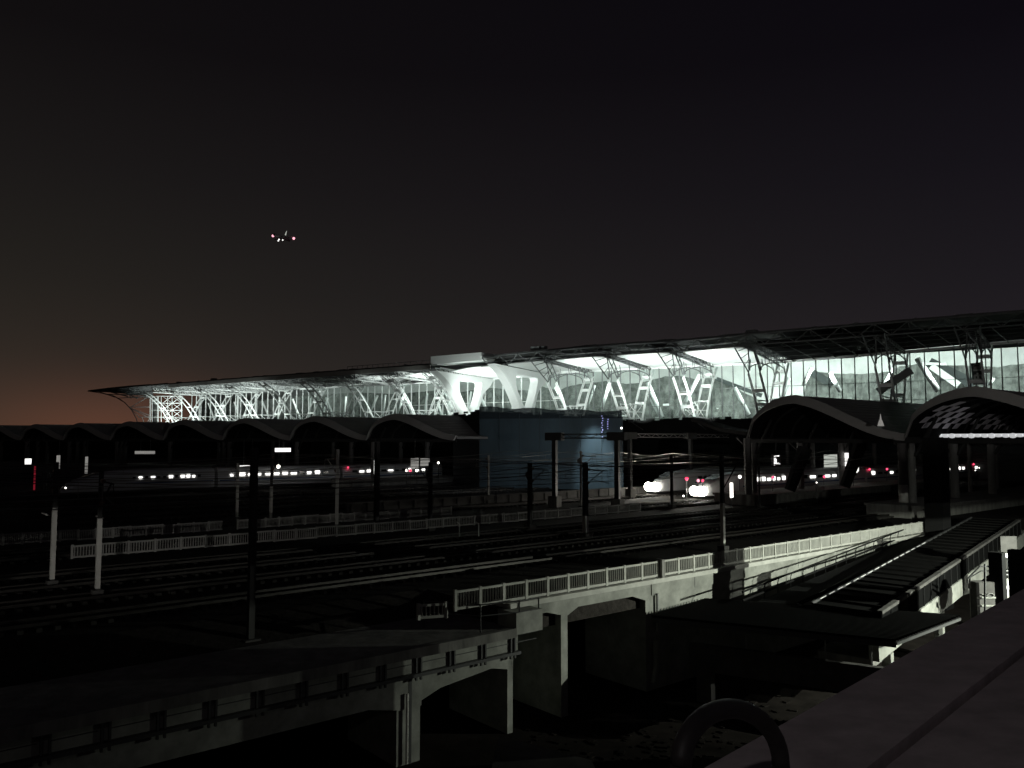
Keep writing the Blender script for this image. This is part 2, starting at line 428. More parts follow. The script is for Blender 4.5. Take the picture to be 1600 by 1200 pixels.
# ================================================================== CATENARY MASTS
def mast(px, pyb, pyt, w, m, label, z0=0.0, low=None, arm=0, kind='h', name='catenary_mast', topbar=False):
    base = g(px, pyb, z0); Y = base.y; top = dpt(px, pyt, Y).z
    h = max(4.0, top - z0)
    r = thing(name, label, 'mast', base, 'catenary masts')
    b = MB(); ww = w
    # H section: two flanges and a web
    for e in (-1, 1): b.box(base + V * (e * ww * .46) + Z * (h / 2), ww * .5, ww * .06, h / 2, U, V)
    b.box(base + Z * (h / 2), ww * .06, ww * .42, h / 2, U, V)
    b.build('post', m, r)
    b = MB(); b.box(base + Z * -.1, ww * 1.3, ww * 1.3, .28, U, V); b.build('foundation', 'concrete_dark', r)
    if low:                                # lower length made paler, its light put into the colour
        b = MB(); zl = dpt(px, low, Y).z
        b.box(base + Z * ((.25 + zl - z0) / 2), ww * .56, ww * .58, (zl - z0 - .25) / 2, U, V); b.build('lit_length', 'mast_paint', r)
    if arm:
        a = base + Z * min(h - .6, 7.0); e = V * (arm * 3.0)
        b = MB(); b.tube([a, a + e * .95 + Z * -.1], .05, 5); b.tube([a - Z * 1.5, a + e * .8 - Z * .05], .05, 5)
        b.tube([a + e * .35 - Z * .95, a + e * 1.05 - Z * 1.25], .035, 5); b.tube([a + e * .95 - Z * .1, a + e * 1.0 - Z * 1.2], .025, 5)
        b.build('cantilever_arm', m, r)
        b = MB(); b.tube([a + e * .08, a + e * .2 - Z * .02], .13, 6); b.tube([a - Z * 1.42 + e * .06, a - Z * 1.22 + e * .17], .13, 6); b.build('insulator', 'insulator', r)
    if topbar:
        a = base + Z * h; b = MB(); b.beam(a - V * 1.8 - Z * .5, a + V * 1.8 - Z * .5, .1); b.beam(a - V * .7 + Z * .1, a + V * .7 + Z * .1, .1)
        b.beam(a - Z * 2.8 - V * .1, a - V * 1.6 - Z * .5, .07); b.build('crossarm', m, r)
    if kind == 'pulley':
        b = MB(); b.ball(base + Z * (h - 1.3) + V * .3, .3, 8, 1.3); b.build('tension_pulley', m, r)
    return r
mast(81, 911, 722, .24, 'mast_dark', 'mast farthest left, its lower half coloured as if lit, with a short crossbar', low=792, arm=1)
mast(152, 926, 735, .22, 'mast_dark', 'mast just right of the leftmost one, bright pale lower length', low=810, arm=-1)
mast(391, 1003, 700, .31, 'mast_dark', 'thick black mast standing on the lower left walkway', z0=-1.2)
mast(370, 810, 724, .26, 'mast_paint', 'thin pale mast just left of the thick black mast', arm=1)
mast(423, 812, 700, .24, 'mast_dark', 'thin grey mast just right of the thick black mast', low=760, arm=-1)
mast(526, 822, 702, .26, 'mast_paint', 'pale mast between the thin grey mast and the thick dark one under the canopies', arm=1)
mast(588, 826, 690, .42, 'mast_dark', 'tall thick dark mast rising to the canopy valley at centre left')
mast(672, 824, 722, .32, 'mast_dark', 'dark mast with drooping arm left of the blue hoarding', low=None, arm=1, kind='pulley')
mast(763, 783, 711, .22, 'mast_paint', 'small pale mast in front of the left edge of the blue hoarding', arm=1)
mast(828, 822, 723, .36, 'mast_dark', 'thick dark mast in front of the blue hoarding, left of the gantry', arm=-1, kind='pulley')
mast(908, 792, 705, .22, 'mast_paint', 'thin pale mast just left of the mast with the pale foot', arm=-1, kind='pulley')
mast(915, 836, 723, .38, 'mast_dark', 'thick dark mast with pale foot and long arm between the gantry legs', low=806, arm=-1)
mast(1050, 790, 710, .30, 'mast_dark', 'dark mast between the two glaring headlights', arm=1)
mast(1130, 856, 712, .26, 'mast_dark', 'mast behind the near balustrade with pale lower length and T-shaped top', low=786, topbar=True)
mast(1187, 790, 700, .18, 'mast_dark', 'thin dark mast right of the pale platform column at centre right', low=None)
mast(1452, 812, 692, .16, 'mast_paint', 'thin pole beside the black pillar at the end of the near balustrade', low=None)

# signal post, stubs by the tracks
for px, py, lab in ((718, 838, 'bent grey marker post beside the nearer barrier'), (1048 - 300, 838, 'short grey marker post right of the bent one')):
    p = g(px, py, 0); b = MB(); b.tube([p, p + Z * 1.1, p + Z * 1.35 - U * .3], .05, 6); tag(b.build('marker_post', 'mast_paint'), lab, 'post')

# crossbar lights on masts at left (small reflecting arms)
for px, py, lab in ((70, 803, 'narrow pale arm across the leftmost mast'), (156, 808, 'narrow grey arm across the second mast from the left')):
    p = dpt(px, py, 49); b = MB(); b.beam(p - V * .9 - Z * 0, p + V * .9, .07); b.ball(p - V * .5, .07, 6)
    tag(b.build('mast_arm', 'mast_paint'), lab, 'bracket')

# ================================================================== GANTRIES
def gantry(pa, pb, ztop, w, label, ext=(0, 0), m='mast_dark', beam_m='mast_dark'):
    A = g(*pa, 0); B = g(*pb, 0); r = thing('track_gantry', label, 'gantry', (A + B) / 2, 'portal gantries over the tracks')
    d = (B - A).normalized()
    for q in (A, B):
        b = MB(); b.beam(q - Z * .3, q + Z * ztop, w, w, up=d); b.build('leg', m, r)
        b = MB(); b.box(q + Z * .4, w * 1.1, w * 1.1, .75, d, d.cross(Z)); b.build('plinth', 'concrete_old', r)
        b = MB(); b.box(q + Z * (ztop + .15), 1.3, .5, .55, d, d.cross(Z)); b.build('head_box', m, r)
    a = A - d * ext[0] + Z * ztop; c = B + d * ext[1] + Z * ztop; b = MB()
    L = (c - a).length; n = int(L / 1.2)
    for zz in (-.1, .45): b.beam(a + Z * zz, c + Z * zz, .16)
    for i in range(n):
        x = a.lerp(c, i / n); y = a.lerp(c, (i + 1) / n); b.beam(x + Z * (-.1 if i % 2 else .45), y + Z * (.45 if i % 2 else -.1), .09)
    b.build('crossbeam', beam_m, r)
    return r
gantry((867, 788), (965, 793), 9.3, .62, 'dark portal gantry in front of the blue hoarding', ext=(.6, 1))
gantry((985, 775), (1080, 768), 9.5, .55, 'farther portal gantry behind and right of the first one', ext=(.5, 12), beam_m='column')

# ================================================================== OVERHEAD WIRES
rw = random.Random(2)
for k, c in enumerate([46.5, 52.2, 57.6, 62.6, 72.2, 76.4, 87.6, 98.5, 103.5, 113]):
    m = MB()
    s0 = -40; span = 45; s1 = 150
    s = s0
    msg = []; con = []
    while s < s1:
        for i in range(8):
            q = i / 8; msg.append(uv(s + span * q, c + .15, 7.0 - 1.1 * 4 * q * (1 - q))); 
            if i % 2: m.beam(uv(s + span * q, c + .15, 7.0 - 1.1 * 4 * q * (1 - q)), uv(s + span * q, c, 5.55), .02)
        s += span
    m.tube(msg, .028, 4); m.tube([uv(s0, c, 5.55), uv(s1, c, 5.55)], .024, 4)
    order = ['nearest', 'second nearest', 'third nearest', 'fourth nearest', 'fifth nearest', 'sixth nearest', 'seventh nearest', 'eighth nearest', 'ninth nearest', 'farthest'][k]
    tag(m.build('overhead_wire', 'wire'), order + ' of the thin overhead wires slung along the tracks', 'wire', 'overhead wires above the tracks')

# ================================================================== PLATFORM CANOPIES
KC = 293000.0
def xk(k): return 1.0 / ((7.764 - .382 * k) * 1e-4) - 1250
def Pk(k):
    x = xk(k) ; Y = KC / (x + 1250); return Vector(((x - 800) / F * Y, Y, 0))
def prof(a, pk=.35):
    if a < pk: return math.sin(math.pi / 2 * a / pk) ** .48
    q = (a - pk) / (1 - pk); return (0.5 + 0.5 * math.cos(math.pi * q)) * .62 + (1 - q) * .38 * (1 - .25 * q)
def canopy(A, B, rise, depth, label, nlabel, checker=False, light_rim=True, eave=9.15, full=True):
    w = B - A; r = thing('platform_canopy', label, 'canopy', A, 'wavy platform canopies')
    d = U; n = 26
    P = []
    for j in range(9):
        row = []
        for i in range(n + 1):
            a = i / n; row.append(A + w * a + d * (depth * j / 8) + Z * (eave + rise * prof(a)))
        P.append(row)
    b = MB(); b.slab(P, (0, 0, .45)); b.build('roof_shell', 'canopy_roof', r, smooth=False)
    b = MB(); b.slab([[p - Z * .09 + d * .02 for p in row] for row in P], (0, 0, .05)); b.build('soffit', 'near_black', r)  # dark lining added: shade under the shell as colour
    # standing seams on the roof
    b = MB()
    for i in range(1, n):
        p = P[0][i] + Z * .47; q = P[-1][i] + Z * .47
        b.beam(p, q, .08, .1)
    b.build('roof_seams', 'canopy_roof', r)
    # rim: a deep band along the front edge
    b = MB()
    G = [[P[0][i] - d * .35 + Z * .62 for i in range(n + 1)], [P[0][i] - d * .9 + Z * (-.28 - .35 * math.sin(math.pi * i / n)) for i in range(n + 1)]]
    b.slab(G, d * .34); b.build('rim', 'canopy_rim', r)
    # soffit ribs
    for j in range(1, 9):
        b = MB()
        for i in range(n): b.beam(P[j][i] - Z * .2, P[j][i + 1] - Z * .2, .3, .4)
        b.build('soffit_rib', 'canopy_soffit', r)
    # eave beam and lower soffit
    b = MB(); b.beam(A - d * .2 + Z * (eave - .35), B - d * .2 + Z * (eave - .35), .35, .5)
    b.beam(A + d * 10 + Z * (eave - .35), B + d * 10 + Z * (eave - .35), .35, .5); b.build('eave_beam', 'canopy_soffit', r)
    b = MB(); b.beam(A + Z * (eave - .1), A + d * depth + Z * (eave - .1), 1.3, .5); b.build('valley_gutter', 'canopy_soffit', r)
    # columns under the valley
    for j, t in enumerate((1.0, 14, 27)):
        c = MB(); p = A + d * t; c.tube([p - Z * .3, p + Z * (eave - .3)], .52, 12); c.build('column', 'column', r, smooth=False)
        c = MB(); c.tube([p + w * .02 + Z * (eave - 2.2), p + w * .14 + Z * (eave + rise * .5)], .2, 6); c.tube([p + Z * (eave - 2.2), p - w * .12 + Z * (eave + .25)], .2, 6); c.build('strut', 'canopy_soffit', r)
    return r, P
ordl = {-2: 'platform canopy bay cut by the left frame edge', -1: 'leftmost whole platform canopy bay, darkest and smallest', 0: 'second wavy canopy bay from the left', 1: 'third wavy canopy bay from the left, under the orange glow',
        2: 'fourth wavy canopy bay from the left, in front of the steel end tower', 3: 'fifth wavy canopy bay from the left', 4: 'sixth wavy canopy bay from the left',
        5: 'seventh wavy canopy bay from the left, large', 6: 'wavy canopy bay next to the dark netted scaffold, largest of the left group'}
for k in range(-2, 7):
    A = Pk(k); B = Pk(k + 1)
    canopy(A, B, 3.6 + .12 * max(0, k), 40, ordl[k], k)
CA, CB, CC, CD = uv(103, 68.8), uv(101.5, 45.2), uv(99, 20.5), uv(97, -3)
rA, PA = canopy(CA, CB, 5.5, 44, 'large platform canopy bay at centre right with a smooth dark arch', 10)
rB, PB = canopy(CB, CC, 5.4, 44, 'large platform canopy bay at the right frame edge with lit patches on its underside', 11)
# broken wing at the left of the right group
b = MB(); p0 = CA + V * 9.2 - U * 1.5 + Z * 11.9; p1_ = CA + V * .3 + Z * 9.6
b.slab([[p0, p0 + U * 2], [p0.lerp(p1_, .5) - Z * .5, p0.lerp(p1_, .5) + U * 5 - Z * .5], [p1_, p1_ + U * 8]], (0, 0, .55))
b.build('wing', 'canopy_soffit', rA)
# light pattern on underside of right bay, put in as pale staggered parallelograms
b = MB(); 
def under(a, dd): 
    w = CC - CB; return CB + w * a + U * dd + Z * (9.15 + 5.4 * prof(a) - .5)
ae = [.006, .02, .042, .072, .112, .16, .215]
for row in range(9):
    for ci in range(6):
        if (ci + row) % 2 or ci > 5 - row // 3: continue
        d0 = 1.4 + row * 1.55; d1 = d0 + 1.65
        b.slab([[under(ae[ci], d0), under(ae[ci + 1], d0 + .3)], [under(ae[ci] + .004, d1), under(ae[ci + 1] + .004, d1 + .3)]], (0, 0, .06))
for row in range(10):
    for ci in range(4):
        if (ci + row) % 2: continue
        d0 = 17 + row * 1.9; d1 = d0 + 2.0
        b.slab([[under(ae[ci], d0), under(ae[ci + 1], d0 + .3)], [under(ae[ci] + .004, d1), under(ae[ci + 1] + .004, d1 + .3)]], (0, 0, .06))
b.build('soffit_light_patch', 'soffit_light_patch', rB)
# lit scalloped strip at eave
ORD = ['first', 'second', 'third', 'fourth', 'fifth', 'sixth', 'seventh', 'eighth', 'ninth', 'tenth', 'eleventh', 'twelfth', 'thirteenth', 'fourteenth', 'fifteenth', 'sixteenth', 'seventeenth', 'eighteenth', 'nineteenth', 'twentieth']
for i in range(20):
    a = .0 + i * .033; p = CB.lerp(CC, a) + U * 9.6 + Z * 9.5
    b = MB(); b.ball(p, .48, 8, .42 + .12 * (i % 3)); b.box(p + Z * .2, .2, .42, .05, U, V)
    tag(b.build('strip_lamp', 'lit_mid'), ORD[i] + ' lens-shaped lamp from the left in the scalloped row under the right edge canopy', 'lamp', 'lamps under the right edge canopy')
# white cone light in the valley
q = onc(1386, 666, 46.0); b = MB(); b.tube([q, q + Z * .7], .42, 6, .2); b.tube([q + Z * .7, q + Z * 1.5], .14, 6, .02)
cone = tag(b.build('cone_lamp', 'lit_dim'), 'small pale cone in the valley between the two large right canopies', 'lamp')
cone.location += -U * 1.6

# platforms
for k in range(-1, 7):
    A = Pk(k); s, c = sc_of(A)
    b = MB(); b.ubox(s - 6, s + 60, c - 4.2, c + 4.2, -.34, .9); b.ubox(s - 6, s + 60, c - 4.5, c + 4.5, .9, 1.2); struct(b, 'platform', 'concrete_old')
for (s, c) in ((103, 68.8), (101.5, 45.2), (99, 20.5)):
    b = MB(); b.ubox(s - 4, s + 60, c - 3.4, c + 3.4, -.34, .9); b.ubox(s - 4, s + 60, c - 3.7, c + 3.7, .9, 1.2); struct(b, 'platform', 'concrete_old')

# far back wall of the station undercroft
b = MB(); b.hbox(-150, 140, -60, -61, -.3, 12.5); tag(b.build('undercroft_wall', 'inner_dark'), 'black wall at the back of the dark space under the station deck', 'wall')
# undercroft columns
for i, (px, Y, y0, w, m) in enumerate([(1168, 116, 752, 1.1, None), (1269, 150, 700, .9, None), (1322, 140, 760, .9, None), (1514, 125, 700, .6, None), (1480, 120, 700, .5, None), (1556, 130, 700, .6, None), (1366, 165, 700, .8, None), (1230, 170, 700, .8, None)]):
    p = dpt(px, 700, Y); p.z = 0
    labs = ['pale round column at the left side of the large right canopy', 'grey column left of the trains under the centre right canopy', 'grey column with pale foot in front of the lit train windows', 'thin grey post right of the big pale column',
            'faint slim post just right of the big pale column', 'faint slim post under the right edge canopy', 'dim column behind the big pale column', 'dim far column between lit train windows']
    c = MB(); c.tube([p - Z * .3, p + Z * 9.2], w / 2, 10); r_ = thing('round_column', labs[i], 'column', p, 'columns under the right canopies')
    c.build('shaft', 'column', r_)
    c = MB(); c.tube([p - Z * .3, p + Z * .25], w * .75, 10); c.build('base_collar', 'concrete_old', r_)
# big pale column and leaning struts
p = dpt(1409, 700, 100.5); p.z = 0
r_ = thing('round_column', 'big round column with a bright pale lower length right of centre', 'column', p, 'columns under the right canopies')
c = MB(); c.tube([p + Z * 3.4, p + Z * 9.3], .5, 14); c.build('shaft', 'column', r_, smooth=True)
c = MB(); c.tube([p - Z * .0, p + Z * 3.4], .54, 14); c.build('lit_length', 'mast_paint', r_, smooth=True)  # lit lower length of the column, light put into a paler colour
c = MB(); c.tube([p - Z * .3, p + Z * .4], .75, 10); c.build('base_collar', 'concrete_old', r_)
for i, (x0, y0, x1, y1, Y) in enumerate([(1234, 766, 1258, 700, 108), (1320, 760, 1345, 692, 112)]):
    b = MB(); b.tube([dpt(x0, y0, Y), dpt(x1, y1, Y)], .75, 8, 1.0); tag(b.build('leaning_strut', 'canopy_soffit'), ['left of two black leaning struts in front of the lit train windows', 'right of two black leaning struts in front of the lit train windows'][i], 'strut')
# black square pillar at end of near balustrade
b = MB(); p = dpt(1466, 830, 78); b.box((p.x, p.y, 1.0), .85, .85, 8.2, U, V); tag(b.build('square_pillar', 'near_black'), 'black square pillar where the near balustrade ends', 'pillar')

# ================================================================== TRAINS
def train(label, c, s0, ncars, nose=True, lit=.7, seed=1, red=True, hot=0.0, zoff=0.0, headcol='lamp_hot', nw=8, group='white bullet trains in the station'):
    rnd = random.Random(seed)
    r = thing('bullet_train', label, 'train', uv(s0, c, 0), group)
    half = [(0, 3.95), (.75, 3.85), (1.35, 3.45), (1.62, 2.7), (1.66, 1.6), (1.5, .55), (1.2, .35)]
    ring = [(x, z) for x, z in half] + [(-x, z) for x, z in reversed(half[1:])]
    s = s0
    for k in range(ncars):
        L = 25.0; b = MB(); rows = []
        st = [(0, 1), (1, 1)] 
        if k == 0 and nose: st = [(0, .10), (.03, .32), (.08, .52), (.16, .72), (.26, .88), (.38, 1), (1, 1)]
        for q, f in st:
            rows.append([uv(s + q * (L - .6), c + x * (.35 + .65 * f if f < 1 else 1), .35 + (z - .35) * (f ** .8)) for x, z in ring] )
        rows = [rw_ + [rw_[0]] for rw_ in rows]
        b.grid(rows); n_ = len(ring); b.f.append(tuple(range(len(b.v) - n_ - 1, len(b.v) - 1))); b.f.append(tuple(reversed(range(n_))))
        car = b.build('body', 'train_white', r, smooth=False)
        w0 = 10.5 if (k == 0 and nose) else 2.2; stp = (L - .6 - w0 - 2) / nw
        for j in range(nw):
            a = s + w0 + stp * j
            wb = MB(); wb.ubox(a, a + stp * rnd.uniform(.4, .7), c - 1.72, c - 1.6, 2.3, 2.3 + rnd.choice((.4, .5, .6))); wb.build('window', 'lit_window' if rnd.random() < lit else 'glass_dark', car)
        if red and k % 2 == 0 and k > 0:
            wb = MB(); wb.ball(uv(s + 1.2, c - 1.7, 3.35), .22, 6); wb.build('marker_lamp', 'lamp_red', car)
        wb = MB(); wb.ubox(s + (9.5 if k == 0 and nose else .3), s + L - .9, c - 1.70, c - 1.6, 1.5, 1.72); wb.build('stripe', 'train_blue', car)
        s += L
    if nose:
        b = MB(); b.slab([[uv(s0 + 3.0, c - .9, 2.75), uv(s0 + 3.0, c + .9, 2.75)], [uv(s0 + 5.2, c - 1.0, 3.45), uv(s0 + 5.2, c + 1.0, 3.45)]], Z * .08); b.build('windscreen', 'glass_dark', r)
        for e in (-1, 1):
            b = MB(); b.ball(uv(s0 + (.2 if hot else .6), c + e * .75, 1.15), .74 if hot else .16, 12); b.build('headlight', headcol if hot else 'lamp_warm', r, smooth=True)
            if hot: lamp('SPOT', 'headlight_beam', uv(s0 - 1.2, c + e * .75, 1.3), hot, (1, .95, .84), uv(s0 - 40, c - 3, -.2), r, spot_size=R(75), spot_blend=.9, shadow_soft_size=.3)
    return r
train('long white train at far left behind the tracks with scattered lit windows and no glare', 148, 27.5, 3, lit=.62, seed=4, nw=12)
train('white train with the left of the two glaring headlights', 88.3, 103.8, 5, lit=0, seed=2, red=False, hot=2500)
train('white train with the right glaring headlights and a lit window row behind the columns', 76.4, 100.5, 6, lit=.85, seed=9, hot=2200)
# small lamps near the trains
def small(px, py, Y, r, m, label, cat='lamp', name='signal_lamp', stand=True, box=None):
    p = dpt(px, py, Y); t = thing(name, label, cat, (p.x, p.y, 0))
    b = MB()
    if box: b.box(p, box[0], .12, box[1], U, V)
    else: b.ball(p, r, 8)
    b.build('lens', m, t)
    b = MB()
    if stand: b.tube([(p.x, p.y + .25, -.3), (p.x, p.y + .25, p.z)], .05, 5)
    else: b.tube([(p.x, p.y + .2, p.z), (p.x, p.y + .2, 9.1)], .05, 5)
    b.build('bracket', 'dark_metal', t)
    return t
small(1073, 748, 121, .28, 'lamp_red', 'red lamp above and left of the right headlight')
small(1091, 751, 120, .24, 'lamp_pink', 'pinkish lamp just above the right headlight')
small(1098, 751, 119, .20, 'lamp_red', 'small red lamp right of the pinkish one above the headlight')
small(1156, 745, 125, .26, 'lamp_warm', 'small white lamp on the train side left of the pale column')
small(1208, 746, 122, .22, 'lamp_red', 'red lamp at left end of the lit window row')
small(1252, 739, 130, .20, 'lamp_red', 'red lamp above the dark strut in the train window row')
small(1288, 745, 128, .2, 'lamp_red', 'red lamp between the second and third lit window groups')
small(1334, 742, 135, .24, 'lamp_red', 'red lamp below the glowing white dome')
small(1386, 733, 150, .2, 'lamp_red', 'lone red lamp left of the big pale column')
small(1068, 775, 112, .13, 'lamp_warm', 'tiny white lamp low on the track below the headlights')
small(1180, 743, 122, .2, 'lamp_red', 'red lamp close to the right of the pale column')
small(1276, 754, 118, .1, 'lamp_warm', 'tiny white light at the foot of the grey column')
small(1143, 766, 105, .0, 'lamp_warm', 'upright glowing orange-white tube right of the headlights', name='tube_lamp', box=(.16, .95))
small(54, 748, 150, .0, 'lamp_red_dim', 'dim red upright light streak at far left', name='tube_lamp', box=(.14, 2.4))
small(44, 721, 160, .0, 'lit_white', 'small square white light box at far left', name='light_box', box=(.55, .55), stand=False)
small(91, 722, 155, .0, 'lit_dim', 'dim upright light panel right of the square white one', name='light_box', box=(.3, 1.3), stand=False)
small(135, 727, 150, .0, 'lit_dim', 'faint upright light panel at far left near the train nose', name='light_box', box=(.22, 1.6), stand=False)
small(219, 707, 165, .0, 'lit_dim', 'left of a pair of dim ceiling light panels under the left canopies', name='light_box', box=(1.0, .3), stand=False)
small(234, 707, 165, .0, 'lit_dim', 'right of a pair of dim ceiling light panels under the left canopies', name='light_box', box=(1.0, .3), stand=False)
small(380, 729, 160, .0, 'lit_white', 'left of two flat white lamps above a red train light', name='light_box', box=(1.1, .22), stand=False)
small(393, 729, 160, .0, 'lit_white', 'right of two flat white lamps above a red train light', name='light_box', box=(1.1, .22), stand=False)
small(442, 703, 150, .0, 'lit_white', 'bright flat light panel under the canopy left of centre', name='light_box', box=(1.5, .35), stand=False)
small(435, 729, 150, .36, 'lamp_warm', 'round white lamp above the train windows left of centre', stand=False)
small(648, 724, 140, .0, 'lit_dim', 'left dim window panel in the last left canopy bay', name='light_box', box=(.75, .95), stand=False)
small(664, 722, 140, .0, 'lit_dim', 'right dim window panel in the last left canopy bay', name='light_box', box=(.9, .65), stand=False)
small(641, 735, 142, .26, 'lamp_red', 'red lamp below the dim window panels')
small(635, 735, 142, .22, 'lamp_warm', 'white lamp left of the red lamp below the dim window panels')
small(651, 735, 142, .24, 'lamp_warm', 'white lamp right of the red lamp below the dim window panels')
small(685, 723, 130, .2, 'lamp_warm', 'small white lamp in front of the dark netted scaffold')
small(586, 730, 120, .0, 'lit_white', 'narrow upright white light beside the thick dark mast', name='tube_lamp', box=(.12, 1.0), stand=False)
small(1323, 718, 135, .0, 'lit_white', 'upright white hanging sign under the centre right canopy', 'sign', 'hanging_sign', False, (.42, 1.1))
small(1298, 722, 150, .0, 'lamp_faint', 'dim square notice panel under the centre right canopy', 'sign', 'hanging_sign', False, (2.2, 1.4))
small(1336, 733, 140, .7, 'lit_white', 'glowing white dome above the train windows', name='dome_lamp', stand=False)
small(971, 669, 135, .16, 'lamp_warm', 'tiny white lamp on top of the dark portal gantry', stand=True)
for i, (px, py) in enumerate([(1457, 733), (1462, 738), (1452, 736), (1530, 731), (1524, 735)]):
    small(px, py, 150, .09, 'lamp_warm', ['tiny lamp, highest of a cluster right of the black pillar', 'tiny lamp, lowest right of a cluster right of the black pillar', 'tiny lamp, leftmost of a cluster right of the black pillar', 'tiny lamp far right under the canopy, upper of two', 'tiny lamp far right under the canopy, lower of two'][i])
# LED departure sign: rows of glowing strokes
p = dpt(1213, 720, 130); t = thing('led_sign', 'small lit departure sign with white strokes under the centre right canopy', 'sign', (p.x, p.y, 0))
b = MB(); b.box(p, 1.3, .1, 1.0, U, V); b.tube([p, (p.x, p.y, 9.1)], .06, 5); b.build('board', 'dark_metal', t)
b = MB(); q = p - V * .12
for dx, dz, w, h in ((-.7, .75, .1, .06), (0, .78, .5, .05), (.4, .78, .3, .05), (-.75, -.1, .06, .6), (-.4, .1, .05, .4), (-.55, -.35, .3, .07), (-.15, -.45, .3, .1), (.3, -.4, .25, .08), (.65, -.5, .2, .06), (-.2, .0, .05, .3), (-.6, .25, .2, .05)):
    b.box(q + U * dx + Z * dz, w, .03, h, U, V)
b.build('strokes', 'lit_white', t)

# ================================================================== SITE OF THE BLUE HOARDING
hs0, hc = 94.0, 122.0
n0, n1 = Vector((-6.2, 154, 0)), Vector((20.6, 150, 0)); nd = (n1 - n0).normalized(); nn = Vector((-nd.y, nd.x, 0)); NL = (n1 - n0).length
def onnet(px, py, off=.4):
    d = ray(px, py); k = (n0 - nn * off - CAM).dot(nn) / d.dot(nn); return CAM + d * k
ho = thing('netted_scaffold', 'scaffolded block wrapped in blue netting with a ragged top edge', 'scaffold', n0)
topx = lambda x: 14.35 - 1.0 * x / NL
b = MB(); rnd = random.Random(11); x = 0
while x < NL:
    w = rnd.uniform(.8, 2.4); h = topx(x) + rnd.uniform(-.3, .3); m_ = n0 + nd * (x + w / 2) + nn * .12
    b.box((m_.x, m_.y, h / 2 - .15), w / 2 + .01, .12, h / 2 + .15, nd, nn); x += w
b.build('net_front', 'net_blue', ho)
b = MB(); x = 0
while x < 13:
    w = rnd.uniform(1, 2.2); h = 14.3 + rnd.uniform(-.5, .5); m_ = n0 + nn * (.3 + x + w / 2) - nd * (x + w / 2) * .62
    sd_ = (nn - nd * .62).normalized(); b.box((m_.x, m_.y, h / 2 - .15), w * .6, .12, h / 2 + .15, sd_, sd_.cross(Z)); x += w
b.build('net_side', 'net_dark', ho)
b = MB()
rows = [[n0 + nd * (NL * i / 12) - nn * .3 + Z * z for i in range(13)] for z in (13.0,)] + [[n0 + nd * (NL * i / 12) - nn * .3 + Z * (topx(NL * i / 12) + .95 + .2 * math.sin(i * 1.7)) for i in range(13)]]
b.slab(rows, nn * .02); b.build('net_veil', 'net_open', ho)
b = MB()
for i in range(8):
    q = n0 + nd * (NL * i / 7) - nn * .35; b.tube([q, q + Z * (topx(NL * i / 7) + (1.1 if i % 3 == 0 else -.1))], .03, 4)
b.build('scaffold_tubes', 'dark_metal', ho)
# hanging light string on netting (violet-white)
t = thing('light_string', 'violet-white string of small lights hanging down the netting', 'lamp', onnet(942, 690))
for cx, n_ in ((941, 10), (950, 5)):
    for i in range(n_):
        q = onnet(cx, 650 + i * 3.6 + (cx - 941) * .6, .5); b = MB(); b.box(q + U * rnd.uniform(-.12, .12), .07, .07, rnd.uniform(.05, .17), U, V)
        m = MATS.get('violet') or mat('violet', (.5, .5, .8), .5, emit=(.45, .45, 1), es=.55); b.build('bulb', 'violet', t)
lamp('SPOT', 'netting_beam', onnet(915, 640, 6) + Z * 5, 20000, (.78, .95, 1), onnet(936, 735, 0), spot_size=R(36), spot_blend=.9, shadow_soft_size=.3)
lamp('AREA', 'netting_wash', onnet(850, 745, 22), 560, (.85, .95, 1), onnet(860, 690, 0), size=6)

# ================================================================== STATION HALL
hall = thing('station_hall', 'huge floodlit station hall with a sweeping roof on white branching steel columns', 'building', H(0, 0, 12))
OE = 12.0        # roof edge
OG = -7.0        # glass line
edge_px = [(175, 606.5), (200, 604), (270, 598.5), (400, 588), (540, 577.5), (675, 567.5), (760, 555.5), (850, 546), (950, 537), (1100, 527), (1180, 518), (1250, 512.5), (1400, 500), (1600, 483.5), (1760, 471), (1900, 459)]
EDGE = [hp(x, y, OE) for x, y in edge_px]
def interp(L, t):
    if t <= L[0][0]: return L[0][1]
    for (a, za), (b_, zb_) in zip(L, L[1:]):
        if t <= b_: return za + (zb_ - za) * (t - a) / (b_ - a)
    return L[-1][1]
glass_px = [(235, 622), (400, 613), (500, 607), (650, 600), (760, 594), (830, 588), (900, 582), (1000, 577), (1200, 568.5), (1350, 556.5), (1600, 534.5), (1900, 508)]
GT = [hp(x, y, OG) for x, y in glass_px]
ze = lambda t: interp(EDGE, t)
zg = lambda t: interp(GT, t)
t_left = hp(238, 620, 0)[0]; t_right = EDGE[-1][0] + 25
tx = lambda px, py=650: hp(px, py, 0)[0]
print('hall t', t_left, t_right, 'edge z', [round(e[1], 1) for e in EDGE], 'glass z', [round(e[1], 1) for e in GT])
# deck
b = MB(); b.hbox(t_left - 6, t_right, 9, -58, 9.0, 12.9); rnd = random.Random(77); t = tx(900)
while t < tx(1260): w = rnd.uniform(.5, 2.2); b.hbox(t, t + w, 8.9, 8.5, 12.8, 12.9 + rnd.uniform(.05, .5)); t += w + rnd.uniform(0, 1.5)
b.build('deck', 'near_black', hall)
# roof skin
P = []; ts = [EDGE[0][0] + (t_right - EDGE[0][0]) * i / 70 for i in range(71)]
for o_, dz in ((OE, -.35), (OG - 10, .3), (-45, 1.5), (-75, .5)):
    P.append([H(t, o_, ze(t) + dz) for t in ts])
b = MB(); b.slab(P, (0, 0, .35)); b.build('roof_skin', 'roof_skin', hall)
